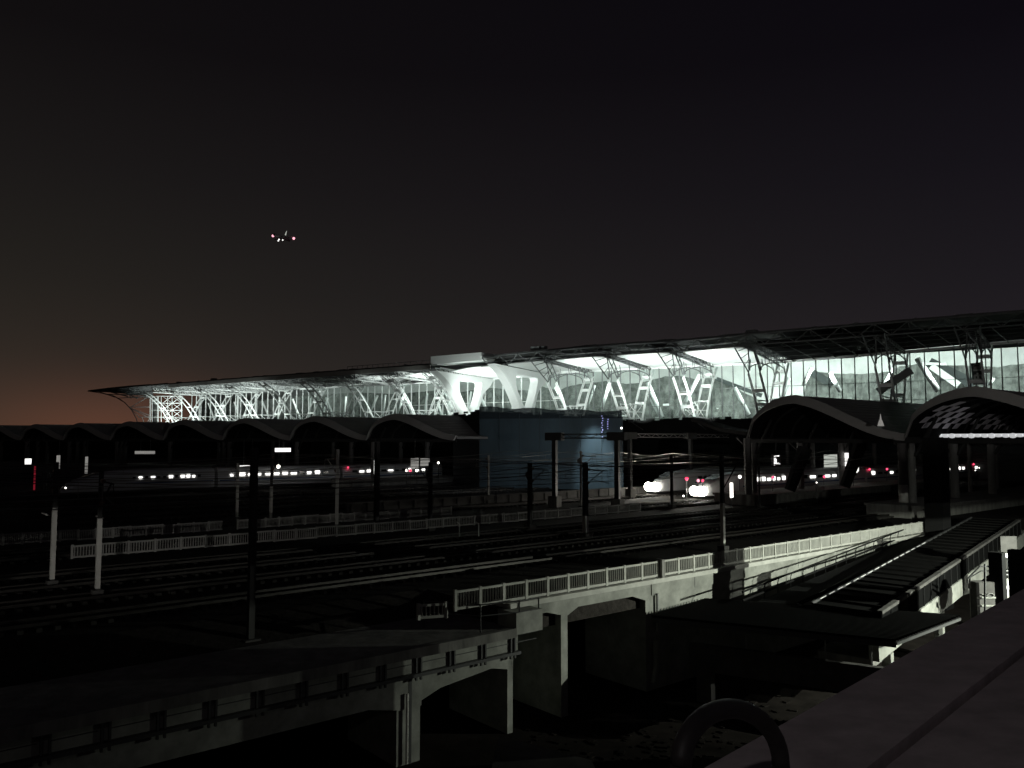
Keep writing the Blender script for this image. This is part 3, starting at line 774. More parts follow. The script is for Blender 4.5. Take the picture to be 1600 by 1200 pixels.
# clutter on roof edge
b = MB(); rnd = random.Random(5)
for i in range(150):
    t = ts[0] + 12 + (ts[-1] - ts[0] - 12) * rnd.random(); w = rnd.uniform(.4, 3.5); h = rnd.uniform(.05, .35)
    b.hbox(t, t + w, OE - 1 - rnd.random(), OE - 1.6 - rnd.random(), ze(t) - .1, ze(t) + h)
for px, w, h in ((833, 2.2, 1.0), (846, .8, .9), (330, 1.6, .6), (276, 1.4, .4), (1172, 2.0, .5)):
    t = hp(px, 550, OE)[0]; b.hbox(t - w / 2, t + w / 2, OE - .6, OE - 1.8, ze(t) - .1, ze(t) + h)
b.build('roof_clutter', 'hall_dark_steel', hall)
# roof edge truss
def edge_truss(t0, t1, name, m, dep=2.0, oo=OE):
    b = MB(); n = int((t1 - t0) / 2.6)
    for i in range(n):
        a = t0 + (t1 - t0) * i / n; c = t0 + (t1 - t0) * (i + 1) / n
        za, zc = ze(a) - .35, ze(c) - .35
        for dz in (0, -dep): b.tube([H(a, oo, za + dz), H(c, oo, zc + dz)], .13, 5)
        b.tube([H(a, oo, za - (dep if i % 2 else 0)), H(c, oo, zc - (0 if i % 2 else dep))], .09, 4)
        b.tube([H(a, oo - 1.6, za - dep * .5), H(c, oo - 1.6, zc - dep * .5)], .1, 4)
        b.tube([H(a, oo, za - (dep if i % 2 else 0)), H(a, oo - 1.6, za - dep * .5)], .07, 4)
    b.build(name, m, hall)
tA = hp(555, 580, OE)[0]; tB = hp(752, 560, OE)[0]; tC = hp(1185, 520, OE)[0]
edge_truss(EDGE[1][0], hp(264, 600, OE)[0], 'edge_truss', 'hall_dark_steel')
edge_truss(tB, t_right, 'edge_truss', 'hall_dark_steel')
# left pale edge beam
b = MB(); a = hp(264, 600, OE)[0]; nn = 40
for i in range(nn):
    t0 = a + (hp(673, 570, OE)[0] - a) * i / nn; t1 = a + (hp(673, 570, OE)[0] - a) * (i + 1) / nn
    b.beam(H(t0, OE + .1, ze(t0) - .9), H(t1, OE + .1, ze(t1) - .9), .35, 1.1)
b.build('edge_beam', 'canopy_rim', hall)
# guard rail above the edge on the left of white box
b = MB()
for i in range(26):
    t = tA - 3 + i * 1.9
    if t > hp(673, 570, OE)[0]: break
    b.tube([H(t, OE, ze(t)), H(t, OE, ze(t) + .75)], .06, 4); b.tube([H(t, OE, ze(t) + .75), H(t + 1.9, OE, ze(t + 1.9) + .75)], .06, 4)
b.build('guard_rail', 'hall_dark_steel', hall)
# white box over the clad columns
ta, tb = hp(673, 560, OE + .5)[0], hp(751, 555, OE + .5)[0]
za1, za0 = hp(673, 557, OE + .5)[1], hp(673, 569, OE + .5)[1]; zb1, zb0 = hp(751, 550.5, OE + .5)[1], hp(751, 562, OE + .5)[1]
b = MB(); b.hexa([H(ta, OE + .5, za0), H(ta, OE - 5, za0), H(tb, OE - 5, zb0), H(tb, OE + .5, zb0), H(ta, OE + .5, za1), H(ta, OE - 5, za1), H(tb, OE - 5, zb1), H(tb, OE + .5, zb1)])
b.build('fascia_box', 'hall_clad', hall)

# --- branching columns
base_px = [287, 328, 372, 420, 473, 533, 597, 664, 735, 821, 897, 990, 1090, 1205, 1398, 1535, 1700]
t_ref = tx(821) + 1.2
pro_out = [vp(x, y, t_ref) for x, y in [(767, 562.5), (780, 577), (792, 596), (802, 617), (810, 638), (815, 651)]]
pro_in = [vp(x, y, t_ref) for x, y in [(852, 587), (847, 597), (837, 607), (831, 626), (827, 651)]]
hole = [vp(x, y, t_ref) for x, y in [(802, 581), (811, 583), (822, 587), (832, 589), (834.5, 593), (833, 603), (829, 619), (823, 634), (819, 636.5), (815.5, 633), (808, 617), (802, 602), (800.5, 592), (800.8, 584)]]
print('profiles', [(round(a, 1), round(z, 1)) for a, z in pro_out], [(round(a, 1), round(z, 1)) for a, z in pro_in])
zt0 = pro_out[0][1]; zg0 = pro_in[0][1]; zb0_ = pro_out[-1][1]
def warp(t):
    """profile (o,z) of the reference column stretched to the local roof heights"""
    ztop = ze(t) - 2.4; zgl = zg(t) + .1
    def f(o, z):
        k = max(0, (z - zb0_) / (zt0 - zb0_))
        zz_top = zt0 + (zg0 - zt0) * 0
        # blend of roof level between edge and glass
        q = min(1, max(0, (pro_out[0][0] - o) / (pro_out[0][0] - pro_in[0][0])))
        local_top = ztop * (1 - q) + zgl * q; ref_top = zt0 * (1 - q) + zg0 * q
        return o, 12.9 + (z - zb0_) * (local_top - 12.9) / (ref_top - zb0_)
    return f
def smoothline(L, n=4):
    out = []
    for i in range(len(L) - 1):
        p0 = L[max(0, i - 1)]; p1 = L[i]; p2 = L[i + 1]; p3 = L[min(len(L) - 1, i + 2)]
        for k in range(n):
            t = k / n
            out.append(tuple(.5 * ((2 * p1[j]) + (-p0[j] + p2[j]) * t + (2 * p0[j] - 5 * p1[j] + 4 * p2[j] - p3[j]) * t * t + (-p0[j] + 3 * p1[j] - 3 * p2[j] + p3[j]) * t ** 3) for j in (0, 1)))
    out.append(L[-1]); return out
def clad_column(t, sides=('a',), W=2.3):
    f = warp(t)
    outer = [f(*p) for p in smoothline(pro_out)] + [f(*p) for p in reversed(smoothline(pro_in))]
    hl = [f(*p) for p in smoothline(hole + [hole[0]], 3)[:-1]]
    import bmesh
    bm = bmesh.new(); loops = []
    for tt in (t - W / 2, t + W / 2):
        a = [bm.verts.new(H(tt, o, z)) for o, z in outer]; h = [bm.verts.new(H(tt, o, z)) for o, z in hl]
        ea = [bm.edges.new((a[i], a[(i + 1) % len(a)])) for i in range(len(a))]; eh = [bm.edges.new((h[i], h[(i + 1) % len(h)])) for i in range(len(h))]
        bmesh.ops.triangle_fill(bm, use_beauty=True, use_dissolve=False, edges=ea + eh); loops.append((a, h))
    for L0, L1 in zip(loops[0], loops[1]):
        for i in range(len(L0)):
            j = (i + 1) % len(L0)
            try: bm.faces.new((L0[i], L0[j], L1[j], L1[i]))
            except ValueError: pass
    bm.normal_update(); bmesh.ops.recalc_face_normals(bm, faces=bm.faces[:])
    bm.verts.index_update()
    m = MB(); m.v = [v.co.copy() for v in bm.verts]; m.f = [tuple(v.index for v in fc.verts) for fc in bm.faces]; bm.free()
    return m
def ladder(mb, line, t, half=1.1, gap=.55, r=.15, rung=3.0, dirsign=1, double=True):
    """box ladder: four tubes along a profile line with rungs between"""
    line = smoothline(line, 4)
    pts = line
    off = []
    for i, (o, z) in enumerate(pts):
        a = pts[max(0, i - 1)]; c = pts[min(len(pts) - 1, i + 1)]; d = Vector((c[0] - a[0], c[1] - a[1])).normalized(); nrm = Vector((-d.y, d.x)) * dirsign * gap
        off.append((o + nrm.x, z + nrm.y))
    for e in (-1, 1):
        mb.tube([H(t + e * half, o, z) for o, z in pts], r, 6)
        if double: mb.tube([H(t + e * half, o, z) for o, z in off], r * .85, 6)
    acc = 0; last = None
    for i, (o, z) in enumerate(pts):
        if last is not None: acc += math.hypot(o - last[0], z - last[1])
        if last is None or (acc > rung and i < len(pts) - 2):
            acc = 0; 
            mb.beam(H(t - half, o, z), H(t + half, o, z), .26, .4); 
            if double: mb.beam(H(t - half, *off[i]), H(t + half, *off[i]), .2, .3)
            for e in ((-1, 1) if double else ()): mb.tube([H(t + e * half, o, z), H(t + e * half, *off[i])], r * .7, 4)
        last = (o, z)
tq = tx(990) + 1.1
LEG_IN = [vp(x, y, tq) for x, y in [(1002, 650), (1009, 618), (1016, 597), (1022, 582)]]
print('leg_in', LEG_IN, 'zg', zg(tx(990)))
in_line = [(o - 0, z) for o, z in pro_in]
for k, px in enumerate(base_px):
    t = tx(px); f = warp(t)
    if px in (735, 821):
        m = clad_column(t + (1.15 if px == 821 else 1.0)); m.build('clad_column', 'hall_clad', hall)
    if px != 821:
        tt = t if px != 735 else t - 1.3
        m = MB(); kk = f
        lo = [kk(*p) for p in pro_out]
        # dark upper lattice above ~70% height when right of the clad pair, white below
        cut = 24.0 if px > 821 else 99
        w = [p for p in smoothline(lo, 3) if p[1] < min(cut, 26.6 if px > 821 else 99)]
        FARC = dict(half=1.3, r=.19, rung=3.6, double=False) if px < 640 else {}
        ladder(m, [lo[-1]] + [q for q in reversed(lo[:-1]) if q[1] < cut] if px > 821 else list(reversed(lo)), tt, gap=-.5, **FARC)
        li = [kk(*p) for p in pro_in]
        if 1: li = [(o_, 12.9 + (z_ - LEG_IN[0][1]) * (zg(t) + .2 - 12.9) / (LEG_IN[-1][1] - LEG_IN[0][1])) for o_, z_ in reversed(LEG_IN)]
        ladder(m, list(reversed(li)), tt, gap=.5, **FARC)
        # knot at the base
        ob, oi = lo[-1][0], li[-1][0]
        for zz in (13.6, 15.0, 16.6):
            for e in (-1.1, 1.1): m.tube([H(tt + e, ob + (zz - 13) * .18, zz), H(tt + e, oi - (zz - 13) * .10, zz)], .11, 4)
        for e in (-1.1, 1.1):
            m.tube([H(tt + e, ob, 13.2), H(tt + e, oi - .3, 16.4)], .09, 4); m.tube([H(tt + e, oi, 13.2), H(tt + e, ob + .5, 16.4)], .09, 4)
        m.tube([H(tt - 1.1, ob, 13.4), H(tt + 1.1, ob + .4, 15.2)], .09, 4); m.tube([H(tt + 1.1, ob, 13.4), H(tt - 1.1, ob + .4, 15.2)], .09, 4)
        col = m.build('column', 'hall_steel', hall)
        # upper lattice branches
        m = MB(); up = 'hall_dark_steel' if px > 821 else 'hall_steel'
        top_out = lo[0]; ztb = lambda o: None
        if px > 821:
            q0 = [q for q in lo if q[1] < cut][0]
            for e in (-1.1, 1.1):
                m.tube([H(tt + e, *q0), H(tt + e * 1.6, *lo[0])], .13, 5)
                m.tube([H(tt + e, q0[0] - .9, q0[1] + .4), H(tt + e * .5, lo[0][0] - 4.5, lo[0][1] - .2)], .12, 5)
                # zig-zag
                for i in range(4):
                    a = Vector(H(tt + e, *q0)).lerp(H(tt + e * 1.6, *lo[0]), i / 4); c = Vector(H(tt + e, q0[0] - .9, q0[1] + .4)).lerp(H(tt + e * .5, lo[0][0] - 4.5, lo[0][1] - .2), (i + 1) / 4); m.tube([a, c], .08, 4)
                # arch between legs
                ai = [(li[1][0] + .2, li[1][1]), (li[1][0] + 1.4, li[1][1] + 1.2), ((q0[0] + li[1][0]) / 2, (q0[1] + li[1][1]) / 2 + 2.0), (q0[0] - 1.5, q0[1] + 1.2), (q0[0], q0[1])]
                sa_ = smoothline(ai, 3); m.tube([H(tt + e, o, z) for o, z in sa_], .11, 5)
                for i in range(1, len(sa_) - 1, 2): m.tube([H(tt + e, *sa_[i]), H(tt + e, sa_[i][0] + .4, sa_[i][1] + 1.3)], .08, 4)
        # transverse roof truss from edge to glass
        n = 10
        for e in (-.8, .8):
            for i in range(n):
                a = i / n; c = (i + 1) / n
                oa = OE - 1 + (OG - OE + 1) * a; oc = OE - 1 + (OG - OE + 1) * c
                zA = (ze(t) - 1.2) * (1 - a) + (zg(t) + 1.1) * a; zC = (ze(t) - 1.2) * (1 - c) + (zg(t) + 1.1) * c
                m.tube([H(tt + e, oa, zA), H(tt + e, oc, zC)], .13, 4); m.tube([H(tt + e, oa, zA - 1.3), H(tt + e, oc, zC - 1.3)], .13, 4)
                m.tube([H(tt + e, oa, zA), H(tt + e, oc, zC - 1.3)], .08, 4); m.tube([H(tt + e, oc, zC), H(tt + e, oc, zC - 1.3)], .08, 4)
                if e > 0: m.tube([H(tt - e, oa, zA - 1.3), H(tt + e, oa, zA - 1.3)], .08, 4)
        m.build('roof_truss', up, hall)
# --- ceiling panels per bay
bt = [tx(p) for p in base_px]
for k in range(len(bt) - 1):
    pxm = base_px[k]
    a = bt[k] + (1.6 if pxm not in (735, 821) else 2.3); c = bt[k + 1] - (1.6)
    if pxm < 533 or pxm > 1100: continue
    shrink = 0
    rows = []
    for i in range(7):
        q = i / 6; row = []
        for j in range(7):
            t = a + (c - a) * j / 6
            o = OE - 1.9 + (OG + .3 - OE + 1.9) * q
            if pxm in (533, 597): o = OE - 1.0 + (-7.5) * q
            qq = (OE - o) / (OE - OG)
            z = (ze(t) - 2.35) * (1 - qq) + (zg(t) + .15) * qq + .35 * math.sin(math.pi * j / 6)
            row.append(H(t, o, z))
        rows.append(row)
    b = MB(); b.slab(rows, (0, 0, .15)); b.build('ceiling_panel', 'ceiling_panel', hall, smooth=False)
# unlit soffit beyond, its shade put into the colour
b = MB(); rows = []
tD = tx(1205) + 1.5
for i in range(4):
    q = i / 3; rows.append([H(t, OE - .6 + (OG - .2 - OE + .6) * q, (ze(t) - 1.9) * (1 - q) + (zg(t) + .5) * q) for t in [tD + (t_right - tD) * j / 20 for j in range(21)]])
b.slab(rows, (0, 0, .15)); b.build('dark_soffit', 'near_black', hall)
b = MB()
for i in range(40):
    t = tD + i * 4.1
    if t > t_right: break
    b.tube([H(t, OE - .4, ze(t) - 2.1), H(t + 1.0, OG, zg(t) + .2)], .10, 4)
for q in (.25, .5, .75):
    for j in range(20):
        t = tD + (t_right - tD) * j / 20; t2 = tD + (t_right - tD) * (j + 1) / 20
        b.tube([H(t, OE - 19 * q, (ze(t) - 2.1) * (1 - q) + (zg(t) + .3) * q), H(t2, OE - 19 * q, (ze(t2) - 2.1) * (1 - q) + (zg(t2) + .3) * q)], .08, 4)
b.build('soffit_frame', 'dark_metal', hall)
# exposed space frame on the left part
b = MB(); rnd = random.Random(8)
tl0 = hp(270, 610, 5)[0]; tr0 = tx(664)
nT = int((tr0 - tl0) / 3.4)
def zsf(t, o, lower): 
    q = (OE - o) / (OE - OG); return (ze(t) - 1.0) * (1 - q) + (zg(t) + 1.6) * q - (1.5 if lower else 0)
os_ = [OE - .5 - i * 3.1 for i in range(7)]
for i in range(nT + 1):
    t = tl0 + (tr0 - tl0) * i / nT; t2 = tl0 + (tr0 - tl0) * (i + 1) / nT
    for j, o in enumerate(os_):
        if j < 6:
            b.tube([H(t, o, zsf(t, o, 0)), H(t, os_[j + 1], zsf(t, os_[j + 1], 0))], .07, 4)
            b.tube([H((t + t2) / 2, o - 1.5, zsf(t, o - 1.5, 1)), H(t, o, zsf(t, o, 0))], .06, 4)
            b.tube([H((t + t2) / 2, o - 1.5, zsf(t, o - 1.5, 1)), H(t2, os_[j + 1], zsf(t2, os_[j + 1], 0))], .06, 4)
        if i < nT:
            b.tube([H(t, o, zsf(t, o, 0)), H(t2, o, zsf(t2, o, 0))], .07, 4)
            if rnd.random() < .7: b.tube([H((t + t2) / 2, o - 1.5, zsf(t, o - 1.5, 1)), H((t + t2) / 2 + (t2 - t), o - 1.5, zsf(t2, o - 1.5, 1))], .08, 4)
b.build('space_frame', 'frame_grey', hall)
# --- glass wall
ts_ = [tx(440) + (t_right - tx(440)) * i / 40 for i in range(41)]
b = MB(); rows = [[H(t, OG, 13.0) for t in ts_], [H(t, OG, zg(t)) for t in ts_]]
b.grid(rows); b.build('glass_wall', 'hall_glass', hall)
b = MB(); c2 = MB(); t = hp(300, 640, OG)[0]; i = 0
while t < t_right:
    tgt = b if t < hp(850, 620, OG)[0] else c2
    tgt.hbox(t - .09, t + .09, OG + .25, OG + .02, 13.0, zg(t) + .1)
    t += 2.42 if t > tx(821) else 2.9; i += 1
for zz in (16.4, 19.8): c2.hbox(tx(850), t_right, OG + .12, OG + .02, zz - .05, zz + .05)
for zz in (18.5,): b.hbox(tx(600), tx(850), OG + .12, OG + .02, zz - .05, zz + .05)
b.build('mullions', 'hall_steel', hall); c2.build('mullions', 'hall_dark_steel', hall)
b = MB()
for a, c in zip(ts_, ts_[1:]): b.beam(H(a, OG + .1, zg(a) + .15), H(c, OG + .1, zg(c) + .15), .3, .45)
b.build('head_beam', 'hall_steel', hall)
# --- interior
b = MB(); b.hbox(tx(300) - 70, t_right + 60, -48, -48.5, 13.0, 29); b.build('back_wall', 'inner_wall', hall)
rows = []
tt_ = [tx(290) + (t_right + 30 - tx(290)) * i / 60 for i in range(61)]
for o in (OG - .6, -20, -34, -48): rows.append([H(t, o, zg(t) + .7 + (-o - 7) * .12 + .9 * math.sin(t * .16 + o * .05)) for t in tt_])
b = MB(); b.slab(rows, (0, 0, .2)); b.build('inner_ceiling', 'inner_wall', hall, smooth=True)
# rough mesh-draped partition, silhouette like a range of hills
part_px = [(300, 640), (380, 628), (440, 622), (500, 617), (560, 613), (620, 616), (680, 610), (720, 613), (760, 606), (800, 609), (837, 610), (845, 603), (852, 606), (870, 610), (900, 601), (930, 598), (950, 595), (980, 600), (1010, 596), (1040, 588), (1060, 587.5), (1085, 592), (1110, 590), (1122, 592), (1150, 607), (1170, 618), (1195, 629), (1215, 645),
           (1250, 660), (1262, 581), (1275, 581), (1310, 584), (1345, 584), (1370, 583), (1390, 580), (1405, 573), (1420, 571), (1434, 568), (1455, 571), (1500, 571), (1530, 573), (1560, 573), (1600, 568), (1680, 562), (1800, 556)]
PT = [hp(x, y, -28) for x, y in part_px]
b = MB(); rnd = random.Random(3); rowsP = [[], [], [], []]
tpl = PT[0][0]
while tpl < PT[-1][0]:
    z1 = interp(PT, tpl) + rnd.uniform(-.12, .12); z1 = max(z1, 13.3)
    gapx = False
    for r_i, q in enumerate((0, .33, .66, 1)): rowsP[r_i].append(H(tpl, -28 + (rnd.uniform(-.5, .5) if q < 1 else 0), 13.0 + (z1 - 13.0) * q))
    tpl += 1.1
b.slab(rowsP, OH * -.3); b.build('mesh_partition', 'inner_mesh', hall)
# sloping dark beams inside
for (x0, y0, x1, y1, w) in ((1270, 583, 1300, 600, 1.6), (1452, 566, 1522, 600, 2.0), (1120, 592, 1190, 618, .9)):
    a = hp(x0, y0, -26); c = hp(x1, y1, -26); b = MB(); b.beam(H(a[0], -26, a[1]), H(c[0], -26, c[1]), .6, w); b.build('ramp_beam', 'inner_dark', hall)
# near dark diagonal at x 1370-1430
a = hp(1372, 612, -2); c = hp(1424, 578, -2); b = MB(); b.beam(H(a[0], -2, a[1]), H(c[0], -2, c[1]), .8, 1.3); b.build('stair_beam', 'hall_dark_steel', hall)
# white ramps
for (x0, y0, x1, y1, w) in ((1455, 572, 1498, 602, 1.3), (1440, 568, 1480, 569, .5)):
    a = hp(x0, y0, -24); c = hp(x1, y1, -24); b = MB(); b.beam(H(a[0], -24, a[1]), H(c[0], -24, c[1]), .6, w); b.build('ramp_beam', 'inner_wall', hall)
# inner raking struts
for (x0, y0, x1, y1, w) in ((937, 648, 953, 598, .9), (1012, 598, 1035, 652, 1.1), (1013, 618, 1030, 650, .5), (1060, 650, 1093, 585, 1.0), (1148, 606, 1170, 648, 1.0), (1268, 575, 1255, 602, .8), (1297, 583, 1313, 612, .9), (1380, 606, 1398, 575, .8), (1433, 560, 1466, 611, 1.1), (915, 645, 930, 602, .5), (1222, 622, 1233, 590, .9), (1545, 602, 1552, 590, .7), (885, 640, 868, 606, .8), (760, 640, 745, 606, .8), (620, 650, 632, 615, .7), (575, 652, 590, 618, .7), (690, 650, 684, 628, .8), (505, 650, 512, 622, .6)):
    a = hp(x0, y0, -13); c = hp(x1, y1, -13); b = MB(); b.tube([H(a[0], -13, a[1]), H(c[0], -13, c[1])], w * .5, 8); b.build('raking_strut', 'hall_steel', hall, smooth=True)
for px in base_px[:8]:
    t = tx(px) + 2
    for e in (-1, 1):
        b = MB(); b.tube([H(t + e * 1.2, -13, 13), H(t + e * 4.6, -11, zg(t) - 2.5)], .3, 8); b.build('raking_strut', 'hall_steel', hall, smooth=True)
# interior vertical columns
for px in (621 + 80, 372, 400, 312):
    t = hp(px, 630, -10)[0]; b = MB(); b.tube([H(t, -10, 13), H(t, -10, zg(t) + .5)], .42, 10); b.build('inner_column', 'hall_steel', hall, smooth=True)
# interior clutter on floor level: booths, boxes
b = MB(); rnd = random.Random(21)
for i in range(90):
    t = tx(440) + (t_right - tx(440)) * rnd.random(); w = rnd.uniform(.6, 3.5); h = rnd.uniform(.6, 3.0); o = rnd.uniform(-12, -24)
    b.hbox(t, t + w, o, o - rnd.uniform(.3, 2), 13.0, 13.0 + h)
b.build('site_boxes', 'inner_mesh', hall)
b = MB()
for i in range(70):
    t = tx(440) + (t_right - tx(440)) * rnd.random(); h = rnd.uniform(.15, .6); o = rnd.uniform(-10, -20); zz = 13 + rnd.uniform(.3, 4)
    b.hbox(t, t + rnd.uniform(.3, 2.5), o, o - .3, zz, zz + h)
b.build('site_sheets', 'hall_clad', hall)
# --- left end: rib, tip and open towers
def pl(pts, o): return [H(*(lambda q: (q[0], o, q[1]))(hp(x, y, o))) for x, y in pts]
b = MB()
for o in (2.0, -1.0):
    b.tube(pl([(137, 611), (160, 614.5), (180, 620), (195, 629), (206, 641), (213, 654), (218, 672)], o), .16, 6)
b.tube(pl([(137, 611), (175, 617), (190, 625), (203, 637)], 6), .12, 5)
b.build('end_rib', 'hall_dark_steel', hall)
b = MB()
for (x0, y0, x1, y1) in ((137, 611, 240, 604), (137, 611, 262, 598.5), (150, 611.5, 240, 612), (170, 616, 238, 617), (185, 622, 236, 619), (160, 609.5, 200, 619), (180, 607.5, 215, 622), (205, 605.5, 232, 622), (150, 610.5, 180, 620), (195, 606, 205, 622)):
    b.tube(pl([(x0, y0), (x1, y1)], 6), .11, 4); b.tube(pl([(x0, y0), (x1, y1 + 1)], 0), .11, 4)
b.build('end_lattice', 'hall_dark_steel', hall)
b = MB()
P2 = [pl([(138, 610.5), (170, 606.5), (200, 603.5), (235, 601)], OE), pl([(138, 612), (170, 613), (205, 616), (240, 619)], 0)]
b.slab(P2, (0, 0, .2)); b.build('end_roof', 'roof_skin', hall)
b = MB()
for (x0, y0, x1, y1) in ((203, 637, 235, 618), (203, 636, 235, 636), (203, 637, 235, 654), (205, 638, 236, 650), (217, 652, 236, 651), (226, 668, 236, 650), (222, 652, 228, 668), (203, 637, 218, 652)):
    b.tube(pl([(x0, y0), (x1, y1)], 0), .13, 5)
for o in (0, -6):
    for x in (235, 238, 247, 252, 284): b.tube(pl([(x, 619), (x, 672)], o), .28 if x in (235, 247) else .16, 6)
    for y in (619, 630, 641, 652, 663): b.tube(pl([(235, y), (285, y)], o), .13, 5)
    for i in range(4):
        y = 619 + i * 11; b.tube(pl([(254, y), (269, y + 11)], o), .1, 4); b.tube(pl([(269, y), (254, y + 11)], o), .1, 4); b.tube(pl([(269, y), (284, y + 11)], o), .1, 4); b.tube(pl([(284, y), (269, y + 11)], o), .1, 4)
    b.tube(pl([(269, 619), (269, 672)], o), .12, 5); b.tube(pl([(262, 619), (262, 672)], o), .1, 5)
b.build('end_tower', 'hall_steel', hall)
b = MB(); b.hexa([H(hp(239, 620, -3)[0], -3, 13), H(hp(239, 620, -3)[0], -3.5, 13), H(hp(246, 620, -3)[0], -3.5, 13), H(hp(246, 620, -3)[0], -3, 13)] + [H(hp(239, 620, -3)[0], -3, 24.5), H(hp(239, 620, -3)[0], -3.5, 24.5), H(hp(246, 620, -3)[0], -3.5, 24.5), H(hp(246, 620, -3)[0], -3, 24.5)]); b.build('tower_panel', 'canopy_rim', hall)

# banner with the character (hung on a branching column) -- thing of its own
ob = .5 + 1.5
def hq(px, py, o): q = hp(px, py, o); return H(q[0], o, q[1])
ban = thing('banner', 'dark hanging banner with a large pale character between the legs of the right column', 'banner', hq(1529, 602, 4))
c4 = [hq(1520.5, 601, 4.0), hq(1540, 601, 4.0), hq(1534, 566, 4.0), hq(1516.5, 567.5, 4.0)]
b = MB(); off = OH * -.12
b.hexa([c4[0], c4[0] + off, c4[1] + off, c4[1], c4[3], c4[3] + off, c4[2] + off, c4[2]]); b.build('cloth', 'banner_dark', ban)
def bq(u_, v_): return (c4[0].lerp(c4[1], u_)).lerp(c4[3].lerp(c4[2], u_), v_) + OH * .06
b = MB()
def stroke(u0, v0, u1, v1, w=.28): b.beam(bq(u0, v0), bq(u1, v1), .05, w, up=Z if abs(v1 - v0) < .01 else TH)
# 中
def rbox(u0, v0, u1, v1, w=.30):
    stroke(u0, v0, u1, v0, w); stroke(u0, v1, u1, v1, w)
    b.beam(bq(u0, v0), bq(u0, v1), w, .05, up=OH); b.beam(bq(u1, v0), bq(u1, v1), w, .05, up=OH)
rbox(.2, .24, .8, .42); b.beam(bq(.5, .08), bq(.5, .54), .32, .05, up=OH)
# pale block and faint sign above
b.hexa([bq(.14, .62), bq(.14, .62) - OH * .04, bq(.86, .62) - OH * .04, bq(.86, .62), bq(.14, .70), bq(.14, .70) - OH * .04, bq(.86, .70) - OH * .04, bq(.86, .70)])
stroke(.15, .03, .85, .03, .18)
b.build('lettering', 'banner_ink', ban)
b = MB()
arc = [bq(.5 - .32 * math.cos(a), .82 + .11 * math.sin(a)) for a in [math.pi * i / 8 for i in range(9)]]
for p_, q_ in zip(arc, arc[1:]): b.beam(p_, q_, .05, .16, up=OH)
for v_ in (.80, .745): b.beam(bq(.22, v_), bq(.78, v_), .05, .14)
b.build('emblem', 'canopy_rim', ban)

# --- hall lights
FL = (.89, 1.0, .945)
fx = MB()
for k, px in enumerate([270, 305, 345, 395, 445, 500, 563, 628, 697, 775, 858, 940, 1035, 1130]):
    t = tx(px); e = 2500 if px < 560 else 3600
    if px > 600: e = 2300
    if px > 1000: e = 1900
    if px > 1100: e = 2500
    if px < 330: e = 2600
    lamp('AREA', 'floodlight_beam', H(t, 13.8, 13.25 if px > 640 else 11.9), e, FL, H(t, -1, 25 if px > 560 else 22), size=1.2, spread=R(94 if px > 560 else 125))
    LZ = 1.3 if px > 640 else 0
    fl = thing('floodlight', 'x', 'floodlight', H(t, 13.8, 11.2 + LZ), 'floodlights along the hall deck edge'); 
    names = ['first', 'second', 'third', 'fourth', 'fifth', 'sixth', 'seventh', 'eighth', 'ninth', 'tenth', 'eleventh', 'twelfth', 'thirteenth', 'fourteenth']
    fl['label'] = names[k] + ' floodlight from the left along the hall deck edge'
    m = MB(); m.box(H(t, 14.1, 11.4 + LZ), .6, .15, .3, TH, OH); m.build('housing', 'dark_metal', fl)
    m = MB(); m.beam(H(t, 9.0, 11.0), H(t, 14.0, 11.2 + LZ), .12); m.build('bracket', 'dark_metal', fl)
for px, e in ((728, 450), (800, 1100)):  # fill lights added to lift the clad columns
    t = hp(px, 620, 26)[0]
    fl = thing('floodlight', 'fill light added above the netted scaffold, aimed at the ' + ('left' if px < 760 else 'right') + ' white clad column', 'floodlight', H(t, 26, 14.2), 'fill lights added above the scaffold')
    lamp('AREA', 'floodlight_beam', H(t, 25.4, 14.9), e, FL, H(tx(px + 20), 3, 23.5), size=1.2, spread=R(80), parent=fl)
    m = MB(); m.box(H(t, 26, 14.7), .5, .15, .2, TH, OH); m.build('housing', 'dark_metal', fl)
i = 0
for px, e in ((480, 2500), (560, 2500), (640, 3200), (720, 3500), (800, 3800), (880, 4200), (960, 4200), (1040, 4600), (1120, 6000), (1200, 8500), (1290, 9000), (1380, 6500), (1480, 6000), (1580, 7000), (1680, 5000)):
    t = hp(px, 620, -38)[0]
    lamp('AREA', 'interior_light', H(t, -34, 15.0), e * .25, FL, H(t, -48, 25), size=3)
    lamp('AREA', 'interior_fill', H(hp(px, 620, -12)[0], -12, 23.0), e * .34, FL, H(t, -28, 15), size=3)

# ================================================================== RIGHT FOREGROUND STRUCTURES
# grey parapet beam with pillars
pb = thing('ramp_parapet', 'long grey concrete parapet wall below the dark slatted shelter', 'wall', g(1150, 1060, -5.2))
A = g(1078, 1004, -3.7); B = g(1372, 1042, -3.7); d = (B - A).normalized(); nn_ = d.cross(Z)
b = MB(); b.beam(A - Z * .8, B + d * 12 - Z * .8, .45, 1.6); b.build('beam', 'concrete_dark', pb)
for k in (.09, .95): 
    b = MB(); q = A.lerp(B, k); b.box((q.x, q.y, -6.2), .45, .45, 1.0, d, nn_); b.build('pillar', 'concrete_dark', pb)
